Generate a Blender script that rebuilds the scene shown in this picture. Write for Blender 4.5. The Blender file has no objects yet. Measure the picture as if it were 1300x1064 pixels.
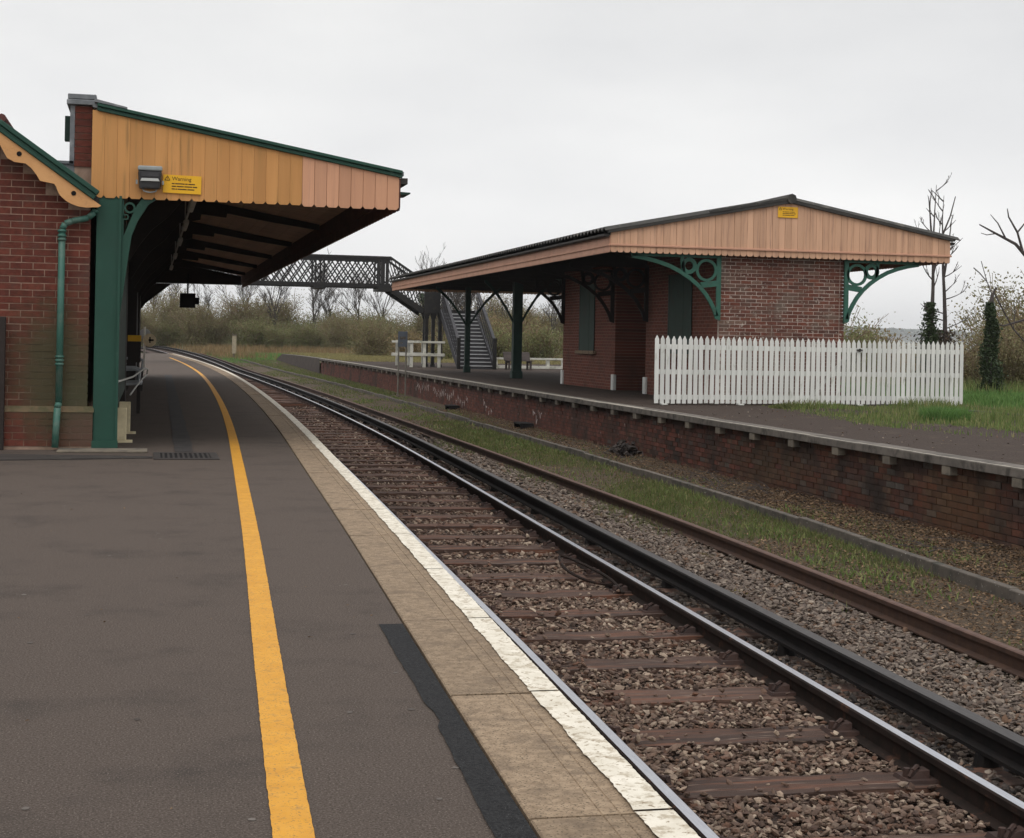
import bpy, bmesh, math, random
import numpy as np
from mathutils import Vector, Matrix
random.seed(7); RNG = np.random.default_rng(7)
R = math.radians
SC = bpy.context.scene
COL = SC.collection

# ------------------------------------------------------------------ camera, world, sun, exposure
cd = bpy.data.cameras.new('camera'); cam = bpy.data.objects.new('camera', cd); COL.objects.link(cam)
cd.sensor_width = 36.0; cd.lens = 36.0*2000/1300; cd.shift_y = -98.8/1300
cd.clip_start = 0.1; cd.clip_end = 9000
cam.matrix_world = (Matrix.Translation((0, 0, 1.25)) @ Matrix.Rotation(-math.atan(.23), 4, 'Z')
                    @ Matrix.Rotation(R(90), 4, 'X') @ Matrix.Rotation(math.atan(.02), 4, 'Z'))
SC.camera = cam

SUN_EL, SUN_AZ = R(58), R(200)          # azimuth measured from +Y towards +X: behind the camera, a little to the left
W = bpy.data.worlds.new('World'); SC.world = W; W.use_nodes = True
nt = W.node_tree; nt.nodes.clear()
n = nt.nodes.new
wo = n('ShaderNodeOutputWorld'); bg = n('ShaderNodeBackground'); bg.inputs['Strength'].default_value = .1
sky = n('ShaderNodeTexSky'); sky.sky_type = 'NISHITA'; sky.sun_disc = False
sky.sun_elevation = SUN_EL; sky.sun_rotation = SUN_AZ; sky.dust_density = 5.0; sky.air_density = 1.5
tc = n('ShaderNodeTexCoord'); mp = n('ShaderNodeMapping'); mp.inputs['Scale'].default_value = (1.6, 1.6, 4.5)
nz = n('ShaderNodeTexNoise'); nz.inputs['Scale'].default_value = 1.7; nz.inputs['Detail'].default_value = 7; nz.inputs['Roughness'].default_value = .5
cr = n('ShaderNodeValToRGB')
cr.color_ramp.elements[0].position = .3; cr.color_ramp.elements[0].color = (8.7, 8.73, 8.88, 1)
cr.color_ramp.elements[1].position = .62; cr.color_ramp.elements[1].color = (10.6, 10.57, 10.5, 1)
sep = n('ShaderNodeSeparateXYZ'); mr = n('ShaderNodeValToRGB')      # overcast sky: pale hazy horizon, greyer cloud above it, brightest overhead
for i_, (p_, v_) in enumerate(((0, .99), (.08, 1.03), (.21, .87), (.5, 1.08), (1, 1.42))):
    if i_ > 1: mr.color_ramp.elements.new(p_)
    mr.color_ramp.elements[i_].position = p_; mr.color_ramp.elements[i_].color = (v_, v_, v_, 1)
sc_ = n('ShaderNodeVectorMath'); sc_.operation = 'SCALE'
mx = n('ShaderNodeMix'); mx.data_type = 'RGBA'; mx.inputs['Factor'].default_value = .95
L = nt.links.new
L(tc.outputs['Generated'], mp.inputs['Vector']); L(mp.outputs['Vector'], nz.inputs['Vector']); L(nz.outputs['Fac'], cr.inputs['Fac'])
L(tc.outputs['Generated'], sep.inputs[0]); L(sep.outputs['Z'], mr.inputs['Fac'])
L(cr.outputs['Color'], sc_.inputs[0]); L(mr.outputs['Color'], sc_.inputs['Scale'])
L(sky.outputs[0], mx.inputs['A']); L(sc_.outputs[0], mx.inputs['B'])
L(mx.outputs['Result'], bg.inputs['Color']); L(bg.outputs[0], wo.inputs['Surface'])

sd = bpy.data.lights.new('sun', 'SUN'); so = bpy.data.objects.new('sun', sd); COL.objects.link(so)
sd.energy = .9; sd.angle = R(35); sd.color = (1, .97, .93)
sv = Vector((math.sin(SUN_AZ)*math.cos(SUN_EL), math.cos(SUN_AZ)*math.cos(SUN_EL), math.sin(SUN_EL)))
so.rotation_euler = sv.to_track_quat('Z', 'Y').to_euler(); so.location = (0, 0, 60)
vs = SC.view_settings; vs.view_transform = 'Standard'; vs.look = 'None'; vs.exposure = 0.0; vs.gamma = 1.0; vs.use_curve_mapping = False

# ------------------------------------------------------------------ materials
MATS = {}
def M(name, c1, c2=None, scale=4., rough=.8, metal=0., bump=0., bscale=40., bdist=.01, rnd=0., attr=False, spec=.3,
      dirt=None, dscale=1.2, dlo=.5, dhi=.7, stretch=(1, 1, 1), speck=None, sscale=220., slo=.6, shi=.68, zone=None, ramp=None, trans=0.):
    m = bpy.data.materials.new(name); m.use_nodes = True; t = m.node_tree; ns = t.nodes; ln = t.links.new
    b = ns['Principled BSDF']; b.inputs['Roughness'].default_value = rough; b.inputs['Metallic'].default_value = metal
    b.inputs['Specular IOR Level'].default_value = spec
    g = ns.new('ShaderNodeNewGeometry'); mp = ns.new('ShaderNodeMapping'); mp.inputs['Scale'].default_value = stretch
    ln(g.outputs['Position'], mp.inputs['Vector'])
    def noise(s, d=5, r=.6):
        z = ns.new('ShaderNodeTexNoise'); z.inputs['Scale'].default_value = s; z.inputs['Detail'].default_value = d; z.inputs['Roughness'].default_value = r
        ln(mp.outputs['Vector'], z.inputs['Vector']); return z.outputs['Fac']
    def rng(v, lo, hi):
        q = ns.new('ShaderNodeMapRange'); q.interpolation_type = 'SMOOTHSTEP'
        q.inputs['From Min'].default_value = lo; q.inputs['From Max'].default_value = hi; ln(v, q.inputs['Value']); return q.outputs['Result']
    def mix(f, a, bcol):
        q = ns.new('ShaderNodeMix'); q.data_type = 'RGBA'
        if isinstance(f, float): q.inputs['Factor'].default_value = f
        else: ln(f, q.inputs['Factor'])
        for s_, v in (('A', a), ('B', bcol)):
            if isinstance(v, tuple): q.inputs[s_].default_value = v+(1,)
            else: ln(v, q.inputs[s_])
        return q.outputs['Result']
    def mul(f, a):
        q = ns.new('ShaderNodeVectorMath'); q.operation = 'SCALE'; ln(a, q.inputs[0]); ln(f, q.inputs['Scale']); return q.outputs[0]
    if c2 is None: c2 = tuple(x*.72 for x in c1)
    if ramp:
        rp = ns.new('ShaderNodeValToRGB'); els = rp.color_ramp.elements
        while len(els) < len(ramp): els.new(.5)
        for i, c in enumerate(ramp): els[i].position = i/(len(ramp)-1); els[i].color = c+(1,)
        if attr:
            a = ns.new('ShaderNodeAttribute'); a.attribute_name = 'rnd'; ln(a.outputs['Fac'], rp.inputs['Fac'])
        else:
            oi = ns.new('ShaderNodeObjectInfo'); ln(oi.outputs['Random'], rp.inputs['Fac'])
        col = mix(rng(noise(scale), .35, .68), rp.outputs['Color'], mul_const(ns, ln, rp.outputs['Color'], .68))
    else:
        col = mix(rng(noise(scale), .3, .7), c1, c2)
    if rnd:
        oi = ns.new('ShaderNodeObjectInfo'); q = ns.new('ShaderNodeMapRange')
        q.inputs['To Min'].default_value = 1-rnd; q.inputs['To Max'].default_value = 1+rnd*.6; ln(oi.outputs['Random'], q.inputs['Value'])
        col = mul(q.outputs['Result'], col)
    if dirt: col = mix(rng(noise(dscale, 7, .65), dlo, dhi), col, dirt)
    if zone:                                       # a stain with its own place: (colour, centre, radii, strength)
        for (zc, ctr, rad, st) in zone:
            vm = ns.new('ShaderNodeVectorMath'); vm.operation = 'SUBTRACT'; ln(g.outputs['Position'], vm.inputs[0]); vm.inputs[1].default_value = ctr
            v2 = ns.new('ShaderNodeVectorMath'); v2.operation = 'DIVIDE'; ln(vm.outputs[0], v2.inputs[0]); v2.inputs[1].default_value = rad
            v3 = ns.new('ShaderNodeVectorMath'); v3.operation = 'LENGTH'; ln(v2.outputs[0], v3.inputs[0])
            ad = ns.new('ShaderNodeMath'); ad.operation = 'MULTIPLY_ADD'; ln(noise(5, 6, .65), ad.inputs[0]); ad.inputs[1].default_value = 1.3; ln(v3.outputs['Value'], ad.inputs[2])
            q = ns.new('ShaderNodeMapRange'); q.interpolation_type = 'SMOOTHSTEP'
            q.inputs['From Min'].default_value = 1.0; q.inputs['From Max'].default_value = 2.0; q.inputs['To Min'].default_value = st; q.inputs['To Max'].default_value = 0
            ln(ad.outputs[0], q.inputs['Value']); col = mix(q.outputs['Result'], col, zc)
    if speck: col = mix(rng(noise(sscale, 2, .5), slo, shi), col, speck)
    ln(col, b.inputs['Base Color'])
    if bump:
        bp = ns.new('ShaderNodeBump'); bp.inputs['Strength'].default_value = bump; bp.inputs['Distance'].default_value = bdist
        ln(noise(bscale, 6, .65), bp.inputs['Height']); ln(bp.outputs['Normal'], b.inputs['Normal'])
    if rough < .7:
        q = ns.new('ShaderNodeMapRange'); q.inputs['To Min'].default_value = max(.05, rough-.15); q.inputs['To Max'].default_value = min(1, rough+.2)
        ln(noise(scale*3), q.inputs['Value']); ln(q.outputs['Result'], b.inputs['Roughness'])
    if trans:
        tl = ns.new('ShaderNodeBsdfTranslucent'); ln(col, tl.inputs['Color']); ms = ns.new('ShaderNodeMixShader'); ms.inputs['Fac'].default_value = trans
        ln(b.outputs[0], ms.inputs[1]); ln(tl.outputs[0], ms.inputs[2]); ln(ms.outputs[0], ns['Material Output'].inputs['Surface'])
    MATS[name] = m; return m
def mul_const(ns, ln, sock, f):
    q = ns.new('ShaderNodeVectorMath'); q.operation = 'SCALE'; ln(sock, q.inputs[0]); q.inputs['Scale'].default_value = f; return q.outputs[0]

def brick_tex(name, c1, c2, mortar, axis, bw=.245, bh=.082, rough=.85, dirt=(.03, .022, .018), dlo=.5, dhi=.75, bumpd=.012, eff=None):
    """brickwork too far off to pick the bricks apart: brick texture laid on the wall's own plane (u along the axis, v up)"""
    m = bpy.data.materials.new(name); m.use_nodes = True; t = m.node_tree; ns = t.nodes; ln = t.links.new
    b = ns['Principled BSDF']; b.inputs['Roughness'].default_value = rough; b.inputs['Specular IOR Level'].default_value = .2
    g = ns.new('ShaderNodeNewGeometry'); sp = ns.new('ShaderNodeSeparateXYZ'); cb = ns.new('ShaderNodeCombineXYZ')
    ln(g.outputs['Position'], sp.inputs[0]); ln(sp.outputs[axis], cb.inputs['X']); ln(sp.outputs['Z'], cb.inputs['Y'])
    bt = ns.new('ShaderNodeTexBrick'); bt.inputs['Scale'].default_value = 1
    bt.inputs['Brick Width'].default_value = bw; bt.inputs['Row Height'].default_value = bh; bt.inputs['Mortar Size'].default_value = .006
    bt.inputs['Color1'].default_value = c1+(1,); bt.inputs['Color2'].default_value = c2+(1,); bt.inputs['Mortar'].default_value = mortar+(1,)
    bt.inputs['Bias'].default_value = -.1
    ln(cb.outputs[0], bt.inputs['Vector'])
    z = ns.new('ShaderNodeTexNoise'); z.inputs['Scale'].default_value = .9; z.inputs['Detail'].default_value = 8; z.inputs['Roughness'].default_value = .66
    ln(g.outputs['Position'], z.inputs['Vector'])
    q = ns.new('ShaderNodeMapRange'); q.inputs['From Min'].default_value = dlo; q.inputs['From Max'].default_value = dhi; ln(z.outputs['Fac'], q.inputs['Value'])
    mxn = ns.new('ShaderNodeMix'); mxn.data_type = 'RGBA'; ln(q.outputs['Result'], mxn.inputs['Factor']); ln(bt.outputs['Color'], mxn.inputs['A']); mxn.inputs['B'].default_value = dirt+(1,)
    out = mxn.outputs['Result']
    if eff:
        z2 = ns.new('ShaderNodeTexNoise'); z2.inputs['Scale'].default_value = 3.5; z2.inputs['Detail'].default_value = 9; z2.inputs['Roughness'].default_value = .75
        ln(g.outputs['Position'], z2.inputs['Vector'])
        q2 = ns.new('ShaderNodeMapRange'); q2.inputs['From Min'].default_value = .6; q2.inputs['From Max'].default_value = .72; q2.inputs['To Max'].default_value = .7; ln(z2.outputs['Fac'], q2.inputs['Value'])
        m2 = ns.new('ShaderNodeMix'); m2.data_type = 'RGBA'; ln(q2.outputs['Result'], m2.inputs['Factor']); ln(out, m2.inputs['A']); m2.inputs['B'].default_value = eff+(1,)
        out = m2.outputs['Result']
    ln(out, b.inputs['Base Color'])
    bp = ns.new('ShaderNodeBump'); bp.invert = True; bp.inputs['Strength'].default_value = .8; bp.inputs['Distance'].default_value = bumpd
    ln(bt.outputs['Fac'], bp.inputs['Height']); ln(bp.outputs['Normal'], b.inputs['Normal'])
    MATS[name] = m; return m

M('asphalt', (.135, .108, .092), (.058, .046, .039), scale=130, rough=.85, bump=.9, bscale=190, bdist=.008, dirt=(.056, .047, .042), dscale=1.7, dlo=.47, dhi=.80, speck=(.25, .21, .18), sscale=170, slo=.54, shi=.78, spec=.08)
M('asphalt_old', (.082, .062, .052), (.034, .026, .022), scale=34, rough=.9, bump=.5, bscale=140, bdist=.008, dirt=(.10, .08, .06), dscale=1.6, dlo=.54, dhi=.72, speck=(.26, .23, .2), sscale=22, slo=.74, shi=.78, spec=.08)
M('asphalt_new', (.010, .010, .011), (.032, .032, .033), scale=110, spec=.08, rough=.75, bump=.5, bscale=200, bdist=.006, speck=(.12, .12, .12), sscale=170, slo=.68, shi=.74)
M('asphalt_spot', (.17, .15, .135), (.06, .05, .045), scale=3, rough=.9, spec=.08)
M('asphalt_trench', (.034, .031, .031), (.06, .053, .05), scale=4, rough=.85, bump=.4, bscale=180, bdist=.006)
M('yellow_paint', (.64, .31, .028), (.56, .26, .022), scale=7, rough=.6, bump=.4, bscale=240, bdist=.005, dirt=(.36, .19, .045), dscale=18, dlo=.54, dhi=.74, speck=(.26, .145, .045), sscale=140, slo=.60, shi=.68)
M('white_edge_paint', (.74, .69, .59), (.60, .55, .45), scale=9, rough=.7, bump=.4, bscale=130, bdist=.004, dirt=(.42, .36, .27), dscale=22, dlo=.50, dhi=.64, speck=(.28, .22, .15), sscale=55, slo=.62, shi=.70)
M('coping_stone', (.325, .24, .16), (.205, .146, .094), scale=26, rough=.9, bump=.6, bscale=150, bdist=.004, rnd=.12, dirt=(.155, .112, .076), dscale=7, dlo=.46, dhi=.70, speck=(.085, .064, .042), sscale=130, slo=.56, shi=.68)
M('plinth_stone', (.15, .105, .06), (.10, .08, .045), scale=8, rough=.9, bump=.5, bscale=60, dirt=(.075, .068, .035), dscale=5, dlo=.42, dhi=.6)
M('concrete', (.20, .17, .13), (.13, .112, .09), scale=6, rough=.9, bump=.5, bscale=60, bdist=.006, rnd=.15, dirt=(.085, .078, .066), dscale=3, speck=(.5, .47, .42), sscale=40, slo=.7, shi=.76)
M('trough_concrete', (.135, .115, .095), (.085, .073, .062), scale=6, rough=.9, bump=.5, bscale=60, bdist=.006, rnd=.15, dirt=(.05, .05, .04), dscale=3, speck=(.42, .4, .36), sscale=30, slo=.68, shi=.74)
M('coping_dark', (.16, .14, .12), (.10, .088, .076), scale=6, rough=.9, bump=.5, bscale=60, bdist=.006, rnd=.15, dirt=(.05, .045, .038), dscale=3)
M('edge_white_old', (.42, .385, .325), (.29, .26, .215), scale=6, rough=.85, dirt=(.14, .125, .1), dscale=7, dlo=.56, dhi=.68)
M('ramp_concrete', (.085, .066, .057), (.055, .044, .038), scale=3, rough=.9, bump=.4, bscale=30, bdist=.01)
M('mortar', (.36, .25, .19), (.26, .175, .13), scale=14, rough=.95, bump=.5, bscale=120, bdist=.006,
  zone=[((.065, .062, .035), (-.92, 17.4, .80), (.58, .9, .85), .9)])
M('brick_red', (.2, .05, .035), ramp=[(.115, .030, .020), (.14, .035, .022), (.10, .027, .019), (.165, .044, .028), (.125, .033, .021)], scale=18, rough=.85, bump=.5, bscale=70, bdist=.006,
  dirt=(.085, .045, .034), dscale=2.6, dlo=.52, dhi=.72, zone=[((.06, .055, .027), (-.92, 17.4, .80), (.58, .9, .80), .9), ((.055, .058, .03), (-.7, 17.4, .42), (.22, .6, .45), .7), ((.11, .058, .045), (-.7, 17.4, .2), (.2, .6, .25), .6)])
M('brick_weathered', (.2, .05, .035), ramp=[(.125, .045, .032), (.17, .058, .038), (.095, .042, .033), (.21, .074, .047), (.11, .055, .042), (.145, .052, .036), (.20, .12, .09)], scale=16, rough=.88, bump=.5, bscale=50, bdist=.006,
  dirt=(.13, .092, .072), dscale=1.3, dlo=.48, dhi=.68, speck=(.34, .28, .235), sscale=16, slo=.62, shi=.74)
M('mortar_weathered', (.58, .50, .44), (.42, .34, .29), scale=5, rough=.95, bump=.5, bscale=90, bdist=.006, dirt=(.20, .15, .12), dscale=1.5, dlo=.5, dhi=.7)
M('brick_platform', (.1, .04, .03), ramp=[(.085, .033, .021), (.12, .040, .024), (.06, .032, .024), (.13, .05, .029), (.07, .042, .034), (.15, .085, .052), (.08, .032, .021), (.11, .095, .08)], scale=9, rough=.9, bump=.6, bscale=50, bdist=.008,
  dirt=(.03, .02, .015), dscale=1.1, dlo=.44, dhi=.66, zone=[((.12, .062, .022), (8.9, 16.6, -.6), (.8, 1.0, .5), .4), ((.10, .055, .024), (8.9, 22.5, -.6), (.8, 2.0, .5), .4)])
M('brick_platform_joined', (.12, .045, .033), ramp=[(.085, .033, .021), (.12, .040, .024), (.06, .032, .024), (.13, .05, .029), (.07, .042, .034), (.15, .085, .052), (.08, .032, .021), (.11, .095, .08)], attr=True, scale=9, rough=.9, bump=.6, bscale=50, bdist=.008,
  dirt=(.03, .02, .015), dscale=1.1, dlo=.44, dhi=.66, zone=[((.10, .055, .024), (8.9, 22.5, -.6), (.8, 2.0, .5), .4)])
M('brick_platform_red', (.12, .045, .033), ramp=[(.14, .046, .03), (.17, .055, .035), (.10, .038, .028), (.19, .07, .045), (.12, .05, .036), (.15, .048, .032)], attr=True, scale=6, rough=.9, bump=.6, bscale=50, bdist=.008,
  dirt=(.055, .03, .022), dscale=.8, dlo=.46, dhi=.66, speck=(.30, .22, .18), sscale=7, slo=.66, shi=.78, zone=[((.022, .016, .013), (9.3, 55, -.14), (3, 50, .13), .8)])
M('mortar_platform', (.065, .045, .034), (.04, .028, .022), scale=5, rough=.95, bump=.5, bscale=50)
brick_tex('brickwork_platform', (.17, .052, .036), (.11, .04, .032), (.085, .06, .05), 'Y', eff=(.26, .18, .15), dirt=(.05, .028, .02), dlo=.52, dhi=.8)
brick_tex('brickwork_front', (.19, .058, .038), (.12, .042, .03), (.30, .20, .15), 'Y', dirt=(.085, .042, .03))
brick_tex('brickwork_side', (.18, .06, .042), (.13, .05, .038), (.22, .17, .14), 'X')
brick_tex('brickwork_parapet', (.16, .045, .034), (.12, .038, .03), (.16, .1, .08), 'Y')
PSTAIN = [((.30, .15, .055), (-.1, 17.4, 3.2), (.5, .4, .5), .35)]
M('board_ochre', (.575, .285, .098), (.52, .25, .083), scale=3, rough=.6, bump=.25, bscale=30, bdist=.004, rnd=.12, stretch=(2.2, 2.2, .14), dirt=(.42, .22, .075), dscale=9, dlo=.50, dhi=.74, speck=(.36, .19, .07), sscale=9, slo=.66, shi=.80)
M('board_pink', (.62, .33, .20), (.55, .285, .17), scale=3, rough=.6, bump=.25, bscale=30, bdist=.004, rnd=.12, stretch=(2.2, 2.2, .14), dirt=(.46, .24, .16), dscale=8, dlo=.50, dhi=.74, speck=(.42, .225, .15), sscale=9, slo=.66, shi=.80)
M('board_peach', (.64, .385, .25), (.56, .33, .21), scale=3, rough=.65, bump=.25, bscale=30, bdist=.004, rnd=.12, stretch=(2.2, 2.2, .14), dirt=(.38, .22, .155), dscale=6, dlo=.50, dhi=.74, speck=(.36, .215, .15), sscale=9, slo=.66, shi=.80)
M('peach_trim', (.56, .31, .21), (.48, .26, .175), scale=3, rough=.65, dirt=(.33, .19, .14), dscale=4, dlo=.56, dhi=.76)
M('ochre_trim', (.66, .355, .15), (.58, .30, .12), scale=3, rough=.6, bump=.3, bscale=40, dirt=(.4, .2, .09), dscale=6, dlo=.6, dhi=.78)
M('green_paint', (.017, .068, .047), (.014, .055, .038), scale=2, rough=.5, bump=.15, bscale=40, bdist=.003, dirt=(.05, .10, .075), dscale=5, dlo=.58, dhi=.75)
M('green_iron', (.032, .115, .082), (.026, .095, .068), scale=4, rough=.5, dirt=(.04, .07, .05), dscale=7)
M('green_dark', (.012, .038, .028), (.009, .028, .021), scale=4, rough=.55)
M('green_board', (.030, .060, .045), (.024, .048, .036), scale=3, rough=.7, dirt=(.038, .05, .038), dscale=3)
M('green_pipe', (.045, .135, .105), (.038, .115, .09), scale=4, rough=.45, dirt=(.10, .16, .13), dscale=6)
M('soffit_board', (.52, .34, .23), (.36, .235, .16), scale=3, rough=.8, rnd=.2, stretch=(.3, 3, 3))
M('soffit_beam', (.022, .017, .015), (.032, .023, .019), scale=4, rough=.8)
M('valance_brown', (.15, .065, .05), (.10, .045, .036), scale=3, rough=.8)
M('lead', (.20, .21, .22), (.13, .14, .15), scale=5, rough=.55, bump=.3, bscale=20, dirt=(.3, .31, .32), dscale=4)
M('roof_sheet', (.055, .052, .048), (.035, .034, .031), scale=4, rough=.8, dirt=(.11, .10, .085), dscale=3, speck=(.16, .15, .12), sscale=14, slo=.68, shi=.75)
M('roof_tile', (.17, .06, .05), (.11, .045, .04), scale=4, rough=.85)
M('gutter_black', (.03, .028, .026), (.05, .045, .04), scale=4, rough=.6)
M('white_paint', (.74, .74, .70), (.66, .665, .63), scale=3, rough=.6, rnd=.10, bump=.3, bscale=40, stretch=(1, 1, .3), dirt=(.46, .465, .41), dscale=9, dlo=.56, dhi=.74, zone=[((.33, .36, .25), (13.9, 31.5, -.28), (9, 4, .26), .65)])
M('white_fence_old', (.62, .61, .55), (.5, .49, .43), scale=3, rough=.7, dirt=(.3, .3, .24), dscale=4)
M('bridge_black', (.012, .012, .012), (.018, .017, .017), scale=4, rough=.5, dirt=(.03, .024, .02), dscale=5)
M('stair_grey', (.062, .06, .066), (.045, .044, .048), scale=4, rough=.7)
M('tread_nosing', (.45, .46, .47), (.36, .37, .38), scale=6, rough=.6)
M('steel_polished', (.55, .56, .60), (.45, .46, .5), scale=20, rough=.3, metal=1., stretch=(4, .3, 4))
M('steel_grey', (.06, .054, .052), (.036, .032, .031), scale=20, rough=.5, metal=.4, stretch=(4, .3, 4))
M('rail_brown', (.026, .017, .014), (.016, .012, .010), scale=10, spec=.12, rough=.85, dirt=(.07, .034, .022), dscale=8, dlo=.55, dhi=.7)
M('rail_black', (.010, .009, .009), (.016, .013, .012), scale=10, rough=.8, spec=.12)
M('rail_rust', (.066, .034, .021), (.042, .023, .016), scale=10, rough=.85, bump=.3, bscale=60, dirt=(.05, .028, .022), dscale=6)
M('rust_top', (.125, .074, .056), (.085, .05, .04), scale=10, rough=.8, bump=.3, bscale=60)
M('sleeper_wood', (.108, .062, .045), (.058, .036, .028), scale=3, rough=.85, bump=.7, bscale=24, bdist=.015, rnd=.3, stretch=(.5, 6, 6), dirt=(.155, .068, .041), dscale=2.2, dlo=.48, dhi=.66, speck=(.22, .16, .125), sscale=7, slo=.62, shi=.72)
M('sleeper_block', (.07, .062, .055), (.045, .041, .037), scale=3, rough=.9, bump=.6, bscale=24, bdist=.01, stretch=(.5, 4, 4))
M('chair_iron', (.06, .034, .027), (.036, .023, .02), scale=12, rough=.85, bump=.3)
M('stone', (.1, .1, .1), ramp=[(.11, .070, .050), (.20, .135, .10), (.075, .050, .039), (.14, .09, .066), (.36, .27, .20), (.08, .053, .042), (.20, .135, .10), (.13, .066, .042), (.16, .11, .083), (.42, .33, .25), (.09, .056, .042), (.10, .064, .05)], attr=True, scale=30, rough=.9, dirt=(.075, .044, .034), dscale=1.1, dlo=.56, dhi=.74)
M('stone_grey', (.1, .1, .1), ramp=[(.105, .080, .066), (.185, .145, .118), (.078, .060, .051), (.145, .112, .092), (.30, .245, .195), (.095, .072, .06), (.195, .152, .122), (.15, .088, .055), (.13, .10, .082), (.34, .28, .225)], attr=True, scale=30, rough=.9, dirt=(.085, .062, .05), dscale=1.1, dlo=.56, dhi=.74)
M('stone_dark', (.1, .1, .1), ramp=[(.03, .024, .021), (.05, .04, .034), (.022, .018, .016), (.07, .055, .046), (.04, .03, .025)], attr=True, scale=30, rough=.75)
M('trackbed_soil', (.062, .042, .034), (.04, .028, .024), scale=5, rough=.95, bump=1., bscale=45, bdist=.03, speck=(.16, .11, .088), sscale=34, slo=.58, shi=.66)
M('litter_soil', (.085, .058, .036), (.055, .04, .026), scale=3, rough=.95, bump=1., bscale=60, bdist=.02, dirt=(.06, .062, .028), dscale=.8, speck=(.2, .12, .07), sscale=40, slo=.6, shi=.68)
M('grass_soil', (.13, .125, .06), (.09, .092, .045), scale=.6, rough=.95, bump=.8, bscale=12, bdist=.05, dirt=(.14, .115, .06), dscale=.25, dlo=.5, dhi=.7)
M('field', (.095, .115, .05), (.075, .085, .04), scale=.05, rough=.95, dirt=(.15, .12, .07), dscale=.02)
M('grass_blade', (.1, .1, .1), ramp=[(.12, .18, .045), (.17, .24, .07), (.09, .145, .035), (.25, .27, .10), (.17, .215, .065), (.36, .31, .15)], attr=True, scale=2, rough=.8, trans=.25)
M('grass_track', (.1, .1, .1), ramp=[(.10, .145, .036), (.135, .18, .05), (.08, .115, .03), (.19, .19, .075), (.145, .165, .055), (.25, .22, .10)], attr=True, scale=2, rough=.85, trans=.2)
M('grass_lush', (.1, .1, .1), ramp=[(.11, .23, .055), (.145, .28, .075), (.085, .175, .04), (.20, .31, .095)], attr=True, scale=1, rough=.8, trans=.25)
M('dry_grass', (.1, .1, .1), ramp=[(.30, .19, .09), (.22, .14, .07), (.35, .25, .13), (.17, .125, .06), (.26, .20, .10)], attr=True, scale=1, rough=.9, trans=.2)
M('dead_leaf', (.1, .1, .1), ramp=[(.13, .08, .044), (.19, .12, .065), (.085, .055, .036), (.30, .20, .12), (.15, .082, .042), (.11, .08, .052), (.07, .048, .034)], attr=True, scale=9, rough=.85)
M('twig_brown', (.1, .1, .1), ramp=[(.24, .165, .10), (.29, .21, .135), (.17, .12, .08), (.26, .20, .11)], attr=True, scale=2, rough=.9)
M('bark', (.075, .062, .052), (.048, .041, .036), scale=6, rough=.95, bump=.5, bscale=20)
M('bark_dead', (.085, .07, .066), (.055, .046, .044), scale=6, rough=.95)
M('leaf_olive', (.1, .1, .1), ramp=[(.225, .21, .10), (.28, .25, .125), (.18, .175, .085), (.29, .245, .13), (.24, .22, .105), (.20, .20, .09)], attr=True, scale=1.5, rough=.8, trans=.3)
M('leaf_green', (.1, .1, .1), ramp=[(.20, .21, .085), (.23, .24, .10), (.16, .17, .07), (.27, .25, .12)], attr=True, scale=1.5, rough=.8, trans=.3)
M('leaf_yellow', (.1, .1, .1), ramp=[(.28, .21, .10), (.34, .26, .13), (.22, .17, .085), (.25, .22, .095)], attr=True, scale=1.5, rough=.8, trans=.3)
M('leaf_rust', (.1, .1, .1), ramp=[(.20, .115, .055), (.26, .16, .075), (.15, .095, .05), (.22, .15, .08)], attr=True, scale=1.5, rough=.85, trans=.2)
M('ivy', (.1, .1, .1), ramp=[(.035, .06, .022), (.05, .08, .03), (.028, .045, .018), (.07, .095, .04)], attr=True, scale=3, rough=.5, trans=.15)
M('ivy_dead', (.1, .1, .1), ramp=[(.07, .05, .036), (.095, .065, .045), (.05, .04, .03)], attr=True, scale=3, rough=.8)
M('sign_yellow', (.80, .44, .02), (.74, .39, .02), scale=6, rough=.4)
M('sign_ink', (.05, .025, .012), (.05, .025, .012), rough=.6)
M('lamp_case', (.30, .33, .33), (.24, .26, .26), scale=6, rough=.5)
M('lamp_dark', (.05, .05, .052), (.035, .035, .037), scale=6, rough=.35)
M('lamp_reflector', (.66, .68, .66), (.56, .58, .56), scale=6, rough=.4)
M('tube_white', (.55, .54, .5), (.45, .44, .4), scale=6, rough=.5)
M('drain_iron', (.055, .048, .044), (.036, .032, .03), scale=6, rough=.7)
M('gap_black', (.008, .007, .007), (.012, .01, .01), scale=6, rough=.95)
M('bench_wood', (.10, .082, .075), (.065, .054, .05), scale=3, rough=.85, stretch=(.4, 4, 4))
M('metal_grey', (.40, .41, .42), (.30, .31, .32), scale=5, rough=.45)
M('seat_blue', (.10, .115, .14), (.08, .09, .11), scale=5, rough=.5)
M('trough_pale', (.36, .31, .22), (.27, .23, .16), scale=5, rough=.8)
M('post_grey', (.20, .185, .155), (.14, .13, .11), scale=5, rough=.8)
M('grass_yellow', (.1, .1, .1), ramp=[(.30, .25, .11), (.24, .22, .09), (.36, .30, .14), (.19, .19, .075)], attr=True, scale=1, rough=.85, trans=.25)
M('cream_paint', (.80, .70, .46), (.55, .47, .3), scale=5, rough=.6)
M('door_brown', (.028, .019, .016), (.02, .015, .013), scale=5, rough=.6)
M('hill_field', (.10, .105, .07), (.075, .08, .055), scale=.01, rough=.95, dirt=(.045, .05, .04), dscale=.012, dlo=.45, dhi=.55)
M('graffiti_paint', (.58, .5, .46), (.46, .38, .35), scale=20, rough=.7)
M('moss', (.1, .1, .1), ramp=[(.16, .125, .04), (.20, .155, .06), (.11, .10, .035)], attr=True, scale=8, rough=.9)

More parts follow.
